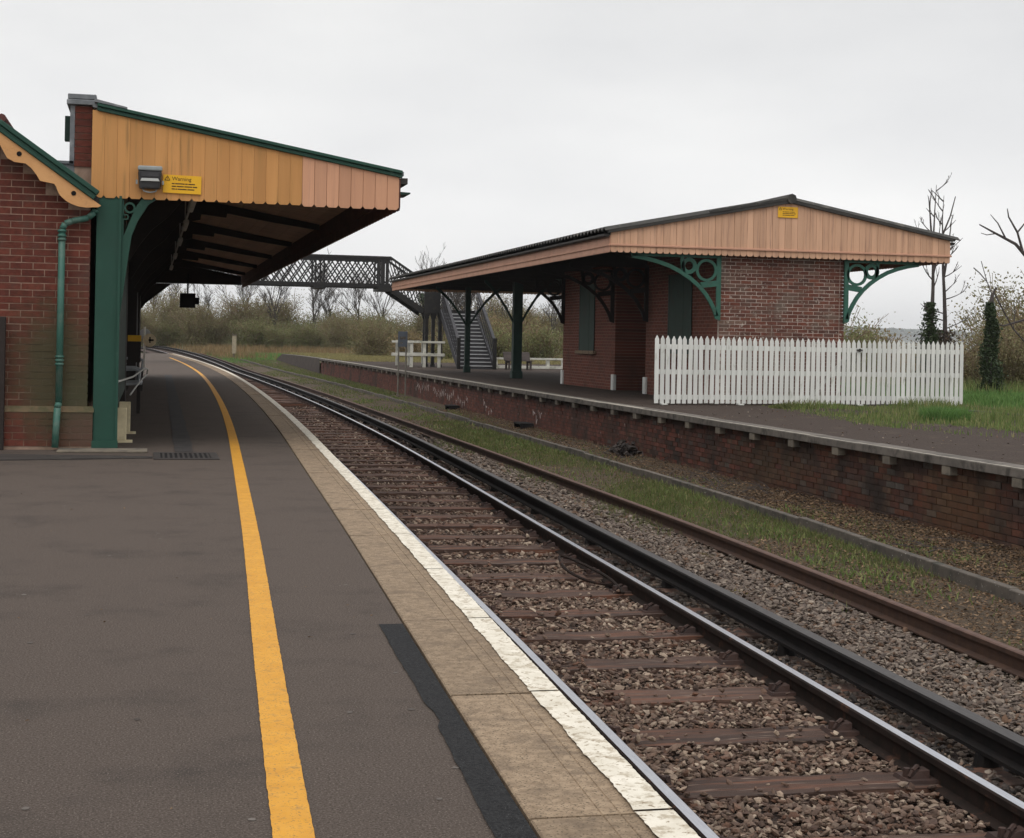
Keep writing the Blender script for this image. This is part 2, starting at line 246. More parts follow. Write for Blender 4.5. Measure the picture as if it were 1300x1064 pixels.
# ------------------------------------------------------------------ mesh helpers
class MB:
    def __init__(s): s.v = []; s.f = []; s.m = []
    def add(s, vs, fs, mi=0):
        b = len(s.v); s.v += [tuple(p) for p in vs]; s.f += [tuple(b+i for i in f) for f in fs]; s.m += [mi]*len(fs)
    def box(s, a, b, mi=0):
        x0, y0, z0 = a; x1, y1, z1 = b
        s.add([(x0, y0, z0), (x1, y0, z0), (x1, y1, z0), (x0, y1, z0), (x0, y0, z1), (x1, y0, z1), (x1, y1, z1), (x0, y1, z1)],
              [(3, 2, 1, 0), (4, 5, 6, 7), (0, 1, 5, 4), (1, 2, 6, 5), (2, 3, 7, 6), (3, 0, 4, 7)], mi)
    def hexa(s, bot, top, mi=0):
        s.add(list(bot)+list(top), [(3, 2, 1, 0), (4, 5, 6, 7), (0, 1, 5, 4), (1, 2, 6, 5), (2, 3, 7, 6), (3, 0, 4, 7)], mi)
    def prism(s, pts, fn0, fn1, mi=0):
        """polygon pts (2D, counter-clockwise as fn0 maps them) extruded between two mappings to 3D"""
        k = len(pts); A = [fn0(*p) for p in pts]; B = [fn1(*p) for p in pts]
        s.add(A+B, [tuple(range(k)), tuple(range(2*k-1, k-1, -1))]+[(i, k+i, k+(i+1) % k, (i+1) % k) for i in range(k)], mi)
    def tube(s, p0, p1, r0, r1=None, n=6, mi=0, cap=True):
        if r1 is None: r1 = r0
        p0 = Vector(p0); p1 = Vector(p1); d = (p1-p0)
        if d.length < 1e-6: return
        d.normalize(); u = d.orthogonal().normalized(); w = d.cross(u)
        A = [p0+(u*math.cos(t)+w*math.sin(t))*r0 for t in [2*math.pi*i/n for i in range(n)]]
        B = [p1+(u*math.cos(t)+w*math.sin(t))*r1 for t in [2*math.pi*i/n for i in range(n)]]
        fs = [(i, (i+1) % n, n+(i+1) % n, n+i) for i in range(n)]
        if cap: fs += [tuple(range(n-1, -1, -1)), tuple(range(n, 2*n))]
        s.add(A+B, fs, mi)
    def path(s, pts, r, n=6, mi=0):
        for a, b in zip(pts, pts[1:]): s.tube(a, b, r, r, n, mi)
    def sweep(s, prof, frames, mis=0, closed=True):
        """prof: list of (lateral, height); frames: list of (origin, lateral unit vector)"""
        k = len(prof); vs = []
        for o, lat in frames:
            for (a, h) in prof: vs.append((o[0]+lat[0]*a, o[1]+lat[1]*a, o[2]+h))
        for i in range(len(frames)-1):
            for j in range(k if closed else k-1):
                q = (i*k+j, i*k+(j+1) % k, (i+1)*k+(j+1) % k, (i+1)*k+j)
                b = len(s.v)
                s.f.append(tuple(b+t for t in q)); s.m.append(mis[j] if isinstance(mis, (list, tuple)) else mis)
        b = len(s.v); s.v += vs
        if closed:
            s.f.append(tuple(b+t for t in range(k-1, -1, -1))); s.m.append(mis[0] if isinstance(mis, (list, tuple)) else mis)
            s.f.append(tuple(b+(len(frames)-1)*k+t for t in range(k))); s.m.append(mis[0] if isinstance(mis, (list, tuple)) else mis)
    def ring(s, c, r, w, y0, y1, n=20, mi=0):
        """flat ring in the XZ plane, thick along Y"""
        for i in range(n):
            t0, t1 = 2*math.pi*i/n, 2*math.pi*(i+1)/n
            P = [(c[0]+q*math.cos(t), c[1]+q*math.sin(t)) for q, t in ((r-w/2, t0), (r+w/2, t0), (r+w/2, t1), (r-w/2, t1))]
            s.prism(P, lambda a, b: (a, y0, b), lambda a, b: (a, y1, b), mi)
    def mesh(s, name, mats):
        me = bpy.data.meshes.new(name); me.from_pydata(s.v, [], s.f)
        for m in (mats if isinstance(mats, (list, tuple)) else [mats]): me.materials.append(MATS[m])
        if any(s.m): me.polygons.foreach_set('material_index', s.m)
        bm = bmesh.new(); bm.from_mesh(me); bmesh.ops.recalc_face_normals(bm, faces=bm.faces); bm.to_mesh(me); bm.free()
        return me
    def build(s, name, mats, parent=None, loc=(0, 0, 0), **k):
        return put(name, s.mesh(name, mats), parent, loc, **k)

def put(name, me, parent=None, loc=(0, 0, 0), rot=(0, 0, 0), label=None, cat=None, group=None, kind=None, scale=None):
    o = bpy.data.objects.new(name, me); COL.objects.link(o); o.location = loc; o.rotation_euler = rot
    if scale: o.scale = scale
    if parent: o.parent = parent
    tag(o, label, cat, group, kind); return o
def tag(o, label=None, cat=None, group=None, kind=None):
    if label: o['label'] = label
    if cat: o['category'] = cat
    if group: o['group'] = group
    if kind: o['kind'] = kind
    return o
def empty(name, loc=(0, 0, 0), label=None, cat=None, group=None, kind=None, rot=(0, 0, 0)):
    """things at world positions: children are given in world coordinates through child()"""
    o = bpy.data.objects.new(name, None); COL.objects.link(o); o.location = loc; o.rotation_euler = rot; o.empty_display_size = .2
    tag(o, label, cat, group, kind); return o
def bevel(o, w=.006, seg=1):
    b = o.modifiers.new('bevel', 'BEVEL'); b.width = w; b.segments = seg; b.limit_method = 'ANGLE'; return o
def copy_tree(o, parent=None):
    c = o.copy(); COL.objects.link(c); c.parent = parent
    for ch in list(o.children): copy_tree(ch, c)
    return c
def np_mesh(name, V, F, mat, rnd=None, parent=None, smooth=False, **k):
    """V (n,3), F (m,3) straight into a mesh, with a per-point random number for the colour"""
    me = bpy.data.meshes.new(name); V = np.asarray(V, np.float32); F = np.asarray(F, np.int32)
    me.vertices.add(len(V)); me.vertices.foreach_set('co', V.ravel())
    q = F.shape[1]
    me.loops.add(len(F)*q); me.loops.foreach_set('vertex_index', F.ravel())
    me.polygons.add(len(F)); me.polygons.foreach_set('loop_start', np.arange(0, len(F)*q, q, dtype=np.int32))
    try: me.polygons.foreach_set('loop_total', np.full(len(F), q, np.int32))
    except Exception: pass
    me.update(calc_edges=True)
    if rnd is not None:
        a = me.attributes.new('rnd', 'FLOAT', 'POINT'); a.data.foreach_set('value', np.asarray(rnd, np.float32))
    me.materials.append(MATS[mat])
    me.polygons.foreach_set('use_smooth', np.full(len(F), smooth))
    me.validate()
    return me if k.pop('only_mesh', False) else put(name, me, parent, **k)

# ------------------------------------------------------------------ plan curves (metres; X across, Y along the line, Z = 0 on the platforms)
def curve(pts):
    P = np.array(pts, float); x, y = P[:, 0], P[:, 1]; d = np.gradient(y, x)
    def f(t):
        t = np.asarray(t, float); i = np.clip(np.searchsorted(x, t)-1, 0, len(x)-2)
        h = x[i+1]-x[i]; s = (t-x[i])/h
        r = (2*s**3-3*s**2+1)*y[i]+(s**3-2*s**2+s)*h*d[i]+(-2*s**3+3*s**2)*y[i+1]+(s**3-s**2)*h*d[i+1]
        return float(r) if r.ndim == 0 else r
    return f
edge = curve([(-8, .8), (0, 1.24), (4.4, 1.41), (10, 1.66), (15, 1.86), (20, 2.06), (30, 2.37), (40, 2.57), (51, 2.68), (63, 2.62), (75, 2.42), (88, 2.08), (105, 1.52), (130, .2)])
rail = curve([(-8, 3.2), (0, 3.62), (7, 3.91), (10, 4.03), (16, 4.26), (24, 4.57), (31.5, 4.82), (45, 5.07), (60, 5.12), (75, 5.03), (91, 4.80), (104, 4.45), (120, 3.4), (135, 1.9), (150, 0.0), (175, -4.2), (210, -11.5)])
rusty = curve([(-8, 5.2), (0, 5.45), (9.65, 5.84), (16, 6.06), (23.6, 6.17), (38, 6.28), (60, 6.33), (75, 6.2), (91, 5.95), (105, 5.5), (120, 4.5), (135, 3.0), (150, 1.1)])
kerb = curve([(-8, 6.4), (0, 6.9), (12.6, 7.50), (16.4, 7.74), (19, 7.9), (22, 8.0), (28.5, 8.14), (35.6, 8.25), (48, 8.44), (65, 8.5), (88, 8.3), (112, 7.0), (130, 5.5)])
redge = curve([(-8, 8.6), (5, 8.92), (15, 9.0), (25, 9.13), (35, 9.22), (47, 9.35), (60, 9.55), (70, 9.7), (92, 9.75), (115, 9.2), (125, 8.9)])
def rise(y):
    s = np.clip((np.asarray(y, float)-88)/62, 0, 1); r = .9*s*s*(3-2*s)
    return float(r) if r.ndim == 0 else r
def tang(f, y): return (f(y+.05)-f(y-.05))/.1
def frames(f, ys, off=0., z=0., follow=True):
    out = []
    for y in ys:
        t = tang(f, y); l = math.hypot(1, t); lat = (1/l, -t/l)
        out.append(((f(y)+lat[0]*off, y+lat[1]*off, z+(rise(y) if follow else 0)), lat))
    return out

# ================================================================== SETTING: ground, track bed, platforms
RAILZ = -.80
# far ground sheet
ys = np.concatenate([np.arange(-60, 200, 10), np.arange(200, 900, 60), [1000, 1600, 2600, 4600]])
xs = np.concatenate([[-6000, -2500, -1200, -600, -300, -150, -80, -40], np.arange(-20, 60, 10), [80, 120, 200, 350, 600, 1000, 1800, 2800, 6500]])
V = []; F = []
for y in ys:
    for x in xs:
        V.append((x, y, -1.12+rise(y)+(.0 if x < 22 else -.15)))
nx = len(xs)
for i in range(len(ys)-1):
    for j in range(nx-1): F.append((i*nx+j, i*nx+j+1, (i+1)*nx+j+1, (i+1)*nx+j))
np_mesh('ground', V, F, 'grass_soil', kind='structure')
# track bed sheets: ballast soil from the left platform to past the rusty rail, leaf soil from there to the right platform
ys = np.arange(-8, 205, .8)
def strip(name, fa, fb, z, nlat, mat, amp, ymax, cut=0):
    Y = ys[ys <= ymax]; V = []; F = []
    for y in Y:
        a, b = fa(y), fb(y)
        for j in range(nlat+1):
            t = j/nlat; V.append((a+(b-a)*t, y, z(t)+rise(y)+(random.uniform(-amp, amp) if 0 < j < nlat else 0)))
    w = nlat+1
    for i in range(len(Y)-1):
        for j in range(nlat): F.append((i*w+j, i*w+j+1, (i+1)*w+j+1, (i+1)*w+j))
    return np_mesh(name, V, F, mat, kind='structure', smooth=True)
strip('track_bed', lambda y: rail(y)-2.45, lambda y: rail(y)+1.75, lambda t: -.965-.03*t, 10, 'trackbed_soil', .01, 204)
strip('verge_soil', lambda y: rail(y)+1.7, lambda y: kerb(y)+.02, lambda t: -.985, 6, 'litter_soil', .015, 128)
strip('leaf_litter_bed', lambda y: kerb(y)-.02, lambda y: redge(y)+.2, lambda t: -.98+.09*t, 4, 'litter_soil', .015, 118)

# ---- left platform
COPW = .40
lp = empty('platform', (0, 0, 0), kind='structure')
Y = np.concatenate([np.arange(-8, 104.9, 1.0), [104.5]])
m = MB(); vs = []; k = len(Y)
for y in Y: vs += [(-9, y, 0), (edge(y)-COPW-.012, y, 0), (edge(y)-COPW-.012, y, -.12)]
m.add(vs, [q for i in range(k-1) for q in ((3*i, 3*i+1, 3*i+4, 3*i+3), (3*i+1, 3*i+2, 3*i+5, 3*i+4))])
m.build('asphalt_surface', 'asphalt', lp)
m = MB()                                                            # brick face below the coping, and the far ramp end
m.sweep([(-.12, -.1), (-.12, -1.1), (-.6, -1.1), (-.6, -.1)], frames(edge, Y, follow=False), 0)
m.build('platform_face', 'brickwork_platform', lp)
joints = [2.4+1.5*i for i in range(-6, 69)]
jf = [4.0, 5.43, 6.90, 8.41, 9.93, 11.4, 12.9, 14.5]
joints = [y for y in joints if y < 3.6]+jf+[14.5+1.5*i for i in range(1, 60)]
joints = [2.55-1.5*i for i in range(5, -1, -1)]+jf+[14.5+1.5*i for i in range(1, 61)]
for a, b in zip(joints, joints[1:]):
    m = MB(); g = .006; A, B = a+g, b-g; dz = random.uniform(-.002, .003); tl = random.uniform(-.004, .004)
    P = [(edge(A)-COPW, A), (edge(A)+tl, A), (edge(B)+tl, B), (edge(B)-COPW, B)]
    zt_ = .003+dz
    prof = [(0, -.11), (0, zt_-.005), (.006, zt_)]
    for gx in (.195, .245): prof += [(gx, zt_), (gx+.002, zt_-.0028), (gx+.004, zt_-.0028), (gx+.006, zt_)]
    prof += [(COPW-.008, zt_), (COPW, zt_-.007), (COPW, -.11)]
    m.prism(prof, lambda q, h: (edge(A)-COPW+q+(tl if q > .3 else 0), A, h), lambda q, h: (edge(B)-COPW+q+(tl if q > .3 else 0), B, h))
    m.build('coping_slab', 'coping_stone', lp)
# white painted edge: a ragged sheet, one per slab so the joints stay open
for a, b in zip(joints, joints[1:]):
    if b > 108: break
    m = MB(); n_ = max(6, int((b-a)/.025)) if a < 22 else 8; vs = []
    for i in range(n_+1):
        y = a+.008+(b-a-.016)*i/n_
        jl = (.0015*math.sin(y*31)+.003*math.sin(y*9+1)+random.uniform(-.0025, .0025)) if a < 30 else 0
        x1 = edge(y)-.008+random.uniform(-.002, .002); x0 = edge(y)-.112+jl
        vs += [(x0, y, .0095), (x1, y, .0095)]
    m.add(vs, [(2*i, 2*i+1, 2*i+3, 2*i+2) for i in range(n_)])
    m.build('edge_line', 'white_edge_paint', lp)
# yellow safety line
m = MB(); vs = []; yl = np.concatenate([np.arange(-3, 24, .03), np.arange(24, 87, .6)])
for y in yl:
    c = edge(y)-COPW-.012-(.605 if y < 15 else .605+.05*min(1, (y-15)/20)); j = .0014 if y < 24 else 0
    if y > 38: c += .0
    vs += [(c-.052+random.uniform(-j, j), y, .004), (c+.052+random.uniform(-j, j), y, .004)]
m.add(vs, [(2*i, 2*i+1, 2*i+3, 2*i+2) for i in range(len(yl)-1)])
m.build('yellow_line', 'yellow_paint', lp)
# black repair strip beside the coping, and the old service trench
m = MB(); vs = []; yy = list(np.arange(-2, 6.87, .07))
for i, y in enumerate(yy):
    w = .098+.006*math.sin(y*2.1)+random.uniform(-.003, .003)-(.016 if 5.05 < y < 5.25 else 0)
    vs += [(edge(y)-COPW-.014-w, y, .005), (edge(y)-COPW-.014, y, .005)]
m.add(vs, [(2*i, 2*i+1, 2*i+3, 2*i+2) for i in range(len(yy)-1)])
m.build('tar_patch', 'asphalt_new', lp)
m = MB(); vs = []; yy = list(np.arange(17.12, 50, .5))
for y in yy:
    c = .38+.006*(y-17); vs += [(c-.10+random.uniform(-.01, .01), y, .004), (c+.10+random.uniform(-.01, .01), y, .004)]
m.add(vs, [(2*i, 2*i+1, 2*i+3, 2*i+2) for i in range(len(yy)-1)])
m.build('trench_patch', 'asphalt_trench', lp)
m = MB()                                                            # cross joint in the asphalt far down the platform
m.add([(1.0, 59.0, .004), (2.2, 59.6, .004), (2.2, 59.9, .004), (1.0, 59.3, .004)], [(0, 1, 2, 3)]); m.build('tar_joint', 'asphalt_trench', lp)

# ---- right platform (trackside wall of bricks, coping on corbels, ramp at the far end)
rp = empty('platform', (0, 0, 0), kind='structure')
YR = np.concatenate([np.arange(-8, 93, 1.), [93]])
m = MB(); vs = []
for y in YR: vs += [(redge(y)+.34, y, -.002), (24, y, -.002)]
m.add(vs, [(2*i, 2*i+1, 2*i+3, 2*i+2) for i in range(len(YR)-1)])
m.build('asphalt_surface', 'asphalt_old', rp)
m = MB()                                                            # far end: grassed platform top down to the ramp, concrete wall
YF = [93, 100, 108, 114, 118.5]; zt = [0, .02, .02, .0, -.55]; vs = []
for y, z in zip(YF, zt): vs += [(redge(y)+.05, y, -1.1), (redge(y)+.05, y, z), (redge(y)+.35, y, z+.002), (24, y, z)]
m.add(vs, [(4*i, 4*i+1, 4*i+5, 4*i+4) for i in range(4)], 0); m.add(vs, [(4*i+1, 4*i+2, 4*i+6, 4*i+5) for i in range(4)], 1); m.add(vs, [(4*i+2, 4*i+3, 4*i+7, 4*i+6) for i in range(4)], 2)
m.build('ramp_wall', ['ramp_concrete', 'coping_dark', 'grass_soil'], rp)
BH, BW = .08, .245
WALLX = .11                                                          # wall face behind the coping edge
def wall_quad(y0, y1, mat, off, z0=-1.15, z1=-.10, name='backing_wall'):
    m = MB(); YY = np.arange(y0, y1+.01, (y1-y0)/max(1, round((y1-y0)/1.0)))
    m.sweep([(off, z0), (off, z1), (off+.35, z1), (off+.35, z0)], frames(redge, YY, follow=False), 0)
    return m.build(name, mat, rp)
wall_quad(-8, 93, 'mortar_platform', WALLX+.012)
bm1 = MB(); bm1.box((-.0, -(BW/2-.005), 0), (.1, BW/2-.005, BH-.010)); bme = bm1.mesh('brick', 'brick_platform')
BV = np.array(bm1.v); BF = np.array(bm1.f)
jv, jf_, jr = [], [], []; kv, kf_, kr = [], [], []; cnt = 0
rows = 12
cells = []
for r_ in range(rows):
    z = -.10-BH*(r_+1)
    y = 13.4-38*BW+(BW/2 if r_ % 2 else 0)
    while y < 92.8:
        cells.append((y, z)); y += BW
cells.sort(key=lambda c: (c[0], -c[1]))
for (y, z) in cells:
    t = tang(redge, y); ang = -math.atan(t); x = redge(y)+WALLX+random.uniform(-.006, .007)
    if cnt < 298 and z > -1.02 and y > 13.3:
        put('brick', bme, rp, (x, y, z), (0, 0, ang)); cnt += 1
    else:
        P = BV.copy(); c_, s_ = math.cos(ang), math.sin(ang)
        P2 = np.stack([x+P[:, 0]*c_-P[:, 1]*s_, y+P[:, 0]*s_+P[:, 1]*c_, z+P[:, 2]], 1)
        if random.random() < min(1, max(0, (y-22)/11)): kf_.append(BF+8*len(kv)); kv.append(P2); kr.append(np.full(8, random.random()))
        else: jf_.append(BF+8*len(jv)); jv.append(P2); jr.append(np.full(8, random.random()))
np_mesh('brickwork', np.concatenate(jv), np.concatenate(jf_), 'brick_platform_joined', np.concatenate(jr), rp, kind='stuff')
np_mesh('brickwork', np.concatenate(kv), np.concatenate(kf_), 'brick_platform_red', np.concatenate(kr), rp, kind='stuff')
cy = [13.55+1.565*i for i in range(-9, 51)]
for a, b in zip(cy, cy[1:]):
    if b > 93: break
    A, B = a+.004, b-.004; A += .9; B += .9
    if B > 93.2: break
    dz = random.uniform(-.004, .004)
    P = [(redge(A), A), (redge(A)+.36, A), (redge(B)+.36, B), (redge(B), B)]
    m = MB(); m.hexa([(x, y, -.095) for x, y in P], [(x, y, .004+dz) for x, y in P]); bevel(m.build('coping_stone', 'coping_dark', rp), .008, 2)
    m = MB(); vs = []; n_ = 12
    for i in range(n_+1):
        y = A+(B-A)*i/n_; w = .05+random.uniform(-.018, .012) if y < 29 else .16+random.uniform(-.02, .02)
        vs += [(redge(y)+.012, y, .0085+dz), (redge(y)+.012+w, y, .0085+dz)]
    m.add(vs, [(2*i, 2*i+1, 2*i+3, 2*i+2) for i in range(n_)]); m.build('edge_line', 'edge_white_old', rp)
m = MB(); m.box((-.09, -.10, -.105), (.1, .10, 0)); cme = m.mesh('corbel', 'concrete')
for a in cy:
    if 6 < a < 93: bevel(put('corbel', cme, rp, (redge(a)+WALLX-.012, a, -.097), (0, 0, -math.atan(tang(redge, a)))), .006)
# pale old graffiti: loose illegible strokes on the wall
m = MB()
def stroke(y0, z0, pts, w=.014):
    P = [(y0+a, z0+b) for a, b in pts]
    for (a, b) in zip(P, P[1:]):
        dx, dz = b[0]-a[0], b[1]-a[1]; l = math.hypot(dx, dz) or 1; nx_, nz_ = -dz/l*w, dx/l*w
        f = lambda y, z: (redge(y)+WALLX-.004, y, z)
        m.add([f(a[0]-nx_, a[1]-nz_), f(a[0]+nx_, a[1]+nz_), f(b[0]+nx_, b[1]+nz_), f(b[0]-nx_, b[1]-nz_)], [(0, 1, 2, 3)])
rg = random.Random(3)
for base, n_ in ((57.5, 9), (53.5, 12), (49.0, 6), (44.5, 4), (38.2, 3)):
    for i in range(n_):
        y0 = base-i*.36; z0 = -.38+rg.uniform(-.12, .1)-(.0 if base > 50 else .15)
        stroke(y0, z0, [(0, 0), (-.08*rg.random(), -.16-.1*rg.random()), (-.2*rg.random(), -.05), (-.28*rg.random(), -.2*rg.random())], .011+.01*rg.random())
m.build('graffiti', 'graffiti_paint', rp)

# ================================================================== TRACK
tr = empty('railway_track', (0, 0, 0), 'curved running line of two polished rails on wooden sleepers beside the left platform', 'railway track')
head = .036
def rail_prof(s=1.): return [(a*s, b*s) for a, b in [(-.07, -.155), (-.07, -.143), (-.014, -.128), (-.010, -.05), (-head, -.04), (-head, -.008), (-.026, 0), (.026, 0), (head, -.008), (head, -.04), (.010, -.05), (.014, -.128), (.07, -.143), (.07, -.155)]]
yr = np.concatenate([np.arange(-6, 40, .8), np.arange(40, 204, 1.6)])
def lay(name, f, off, parent, mats, mi, z=RAILZ, ysx=yr, s=1., **k):
    m = MB(); m.sweep(rail_prof(s), frames(f, ysx, off, z), mi); return m.build(name, mats, parent, **k)
MI = [0]*14; MI[6] = 1
lay('running_rail', rail, 0, tr, ['rail_brown', 'steel_polished'], MI)
lay('running_rail', rail, -1.55, tr, ['rail_brown', 'steel_polished'], MI)
ysl = [13.22-.985*i for i in range(0, 19)]+[13.22+.985*i for i in range(1, 84)]
ysl = sorted(ysl)
def sleeper_mesh():
    m = MB(); n_ = 9; vs = []
    for i in range(n_+1):
        x = -1.2+2.4*i/n_
        for (dy, dz) in ((-.165, -.13), (.165, -.13), (.165, 0), (-.165, 0)):
            vs.append((x, dy+random.uniform(-.008, .008), dz+(random.uniform(-.012, .004) if dz == 0 else 0)))
    for i in range(n_):
        for j in range(4): m.f.append((4*i+j, 4*i+(j+1) % 4, 4*i+4+(j+1) % 4, 4*i+4+j)); m.m.append(0)
    m.f += [(3, 2, 1, 0), tuple(4*n_+t for t in range(4))]; m.m += [0, 0]; m.v = vs
    return m.mesh('sleeper', 'sleeper_wood')
sm = [sleeper_mesh() for _ in range(5)]
m = MB()
m.hexa([(-.19, -.1, -.03), (.19, -.1, -.03), (.19, .1, -.03), (-.19, .1, -.03)], [(-.17, -.085, .012), (.17, -.085, .012), (.17, .085, .012), (-.17, .085, .012)])
for sx in (-1, 1):
    m.hexa([(sx*.045, -.05, .01), (sx*.15, -.05, .01), (sx*.15, .05, .01), (sx*.045, .05, .01)], [(sx*.04, -.04, .05), (sx*.09, -.035, .045), (sx*.09, .035, .045), (sx*.04, .04, .05)])
    m.path([(sx*.15, -.04, .02), (sx*.13, -.035, .05), (sx*.09, 0, .062), (sx*.07, .03, .05)], .012, 5)
    m.tube((sx*.145, 0, .01), (sx*.145, 0, .055), .022, .018, 6)
chm = m.mesh('chair', 'chair_iron')
for y in ysl:
    t = tang(rail, y); a = -math.atan(t); z = -.925+rise(y); l = math.hypot(1, t); lat = (1/l, -t/l)
    put('sleeper', random.choice(sm), tr, (rail(y)-lat[0]*.7525, y-lat[1]*.7525, z+random.uniform(-.008, .006)), (random.uniform(-.02, .02), 0, a+random.uniform(-.015, .015)))
    if y < 70:
        for off in (0, -1.55):
            put('chair', chm, tr, (rail(y)+lat[0]*off, y+lat[1]*off, z), (0, 0, a))

cr_ = empty('conductor_rail', (0, 0, 0), 'black third rail with a worn grey top beside the right-hand running rail', 'conductor rail')
CP = [(-.062, -.15), (-.062, -.13), (-.018, -.115), (-.018, -.055), (-.05, -.045), (-.052, -.01), (-.042, 0), (.042, 0), (.052, -.01), (.05, -.045), (.018, -.055), (.018, -.115), (.062, -.13), (.062, -.15)]
MC = [0]*14; MC[6] = 1
m = MB(); m.sweep(CP, frames(rail, yr, .415, -.715), MC); m.build('rail', ['rail_black', 'steel_grey'], cr_)
m = MB(); m.tube((0, 0, -.08), (0, 0, 0), .075, .06, 10); m.box((-.1, -.1, -.12), (.1, .1, -.08)); ins = m.mesh('insulator', 'rail_black')
for y in ysl[::3]:
    if y < 80: put('insulator', ins, cr_, (rail(y)+.415, y+.2, -.866+rise(y)))

rr = empty('disused_rail', (0, 0, 0), 'single rusty brown rail lying on wooden blocks between gravel and grass', 'rail')
MR = [0]*14; MR[5] = MR[6] = MR[7] = 1
lay('rail', rusty, 0, rr, ['rail_rust', 'rust_top'], MR, z=RAILZ, ysx=yr[yr < 128])
for (y, ln_, dx) in ((4.5, .5, -.1), (12.6, .62, -.14), (21.1, .55, .0), (28.9, .75, -.2), (36.5, .6, 0), (45, .6, -.1), (54, .6, 0)):
    m = MB(); m.hexa([(-ln_/2, -.12, -.13), (ln_/2, -.12, -.13), (ln_/2, .12, -.13), (-ln_/2, .12, -.13)], [(-ln_/2+.01, -.115, .02), (ln_/2-.01, -.11, .015), (ln_/2-.015, .11, .018), (-ln_/2, .115, .012)])
    bevel(m.build('timber_block', 'sleeper_block', rr, (rusty(y)+dx, y, -.975)), .012, 2).rotation_euler = (0, 0, random.uniform(-.1, .1))

kb = empty('concrete_kerb', (0, 0, 0), 'long low grey concrete cable trough running through the leaf litter', 'kerb')
ky = 3.0
while ky < 116:
    ln_ = random.uniform(1.4, 2.2); A, B = ky+.008, ky+ln_-.008; ky += ln_; dz = random.uniform(-.016, .016); dx = random.uniform(-.02, .02)
    P = [(kerb(A)+dx, A), (kerb(A)+dx+.095, A), (kerb(B)+dx+.095, B), (kerb(B)+dx, B)]
    m = MB(); m.hexa([(x, y, -1.1+rise(y)) for x, y in P], [(x, y, -.865+dz+rise(y)) for x, y in P]); bevel(m.build('kerb_stone', 'trough_concrete', kb), .012, 2)

# ---- ballast stones
t_ = (1+5**.5)/2
ICO = np.array([(-1, t_, 0), (1, t_, 0), (-1, -t_, 0), (1, -t_, 0), (0, -1, t_), (0, 1, t_), (0, -1, -t_), (0, 1, -t_), (t_, 0, -1), (t_, 0, 1), (-t_, 0, -1), (-t_, 0, 1)])/math.hypot(1, t_)
ICF = np.array([(0, 11, 5), (0, 5, 1), (0, 1, 7), (0, 7, 10), (0, 10, 11), (1, 5, 9), (5, 11, 4), (11, 10, 2), (10, 7, 6), (7, 1, 8), (3, 9, 4), (3, 4, 2), (3, 2, 6), (3, 6, 8), (3, 8, 9), (4, 9, 5), (2, 4, 11), (6, 2, 10), (8, 6, 7), (9, 8, 1)])
def rotm(nq):
    q = RNG.normal(size=(nq, 4)); q /= np.linalg.norm(q, axis=1)[:, None]; w, x, y, z = q.T
    return np.stack([np.stack([1-2*(y*y+z*z), 2*(x*y-z*w), 2*(x*z+y*w)], 1), np.stack([2*(x*y+z*w), 1-2*(x*x+z*z), 2*(y*z-x*w)], 1), np.stack([2*(x*z-y*w), 2*(y*z+x*w), 1-2*(x*x+y*y)], 1)], 1)
def flatrot(k):
    a = RNG.uniform(0, 2*math.pi, k); t = RNG.normal(0, .38, k); u = RNG.normal(0, .38, k); z0, o1 = np.zeros(k), np.ones(k)
    A = np.stack([np.stack([np.cos(a), -np.sin(a), z0], 1), np.stack([np.sin(a), np.cos(a), z0], 1), np.stack([z0, z0, o1], 1)], 1)
    B = np.stack([np.stack([o1, z0, z0], 1), np.stack([z0, np.cos(t), -np.sin(t)], 1), np.stack([z0, np.sin(t), np.cos(t)], 1)], 1)
    C = np.stack([np.stack([np.cos(u), z0, np.sin(u)], 1), np.stack([z0, o1, z0], 1), np.stack([-np.sin(u), z0, np.cos(u)], 1)], 1)
    return np.einsum('kij,kjl,klm->kim', C, B, A)
def stones(name, X, Yv, Z, size, mat, label=None):
    k = len(X); V0 = np.repeat(ICO[None], k, 0)*RNG.uniform(.6, 1.3, (k, 12, 1))
    V0 = V0*np.stack([RNG.uniform(.9, 1.55, k), RNG.uniform(.6, 1.05, k), RNG.uniform(.32, .7, k)], 1)[:, None, :]
    V0 = np.einsum('kij,kvj->kvi', flatrot(k), V0)*size[:, None, None]
    V0 += np.stack([X, Yv, Z], 1)[:, None, :]
    F_ = (ICF[None]+(np.arange(k)*12)[:, None, None]).reshape(-1, 3)
    np_mesh(name, V0.reshape(-1, 3), F_, mat, np.repeat(RNG.random(k), 12), kind='stuff', label=label)
def spread(y0, y1, dens, l0, l1):
    a = (y1-y0)*(l1-l0); k = int(a*dens); Yv = RNG.uniform(y0, y1, k); lt = RNG.uniform(l0, l1, k); return lt, Yv
sl = np.array(ysl)
def bal(name, bands, l0, l1, mat, zb, keep, label):
    XX, YY, ZZ, SS = [], [], [], []
    for (y0, y1, d, s0, s1) in bands:
        lt, Yv = spread(y0, y1, d, l0, l1); X = rail(Yv)+lt
        k = keep(lt, Yv); X, Yv, lt = X[k], Yv[k], lt[k]; S = RNG.uniform(s0, s1, len(X))**1.0
        XX.append(X); YY.append(Yv); SS.append(S); ZZ.append(zb(lt, Yv)+RNG.uniform(-.02, .022, len(X))+rise(Yv))
    stones(name, np.concatenate(XX), np.concatenate(YY), np.concatenate(ZZ), np.concatenate(SS), mat, label)
def dsl(lt, Yv):
    i = np.clip(np.searchsorted(sl, Yv+lt*.06), 1, len(sl)-1); yv = Yv+lt*.05
    return np.minimum(np.abs(yv-sl[i-1]), np.abs(yv-sl[i]))
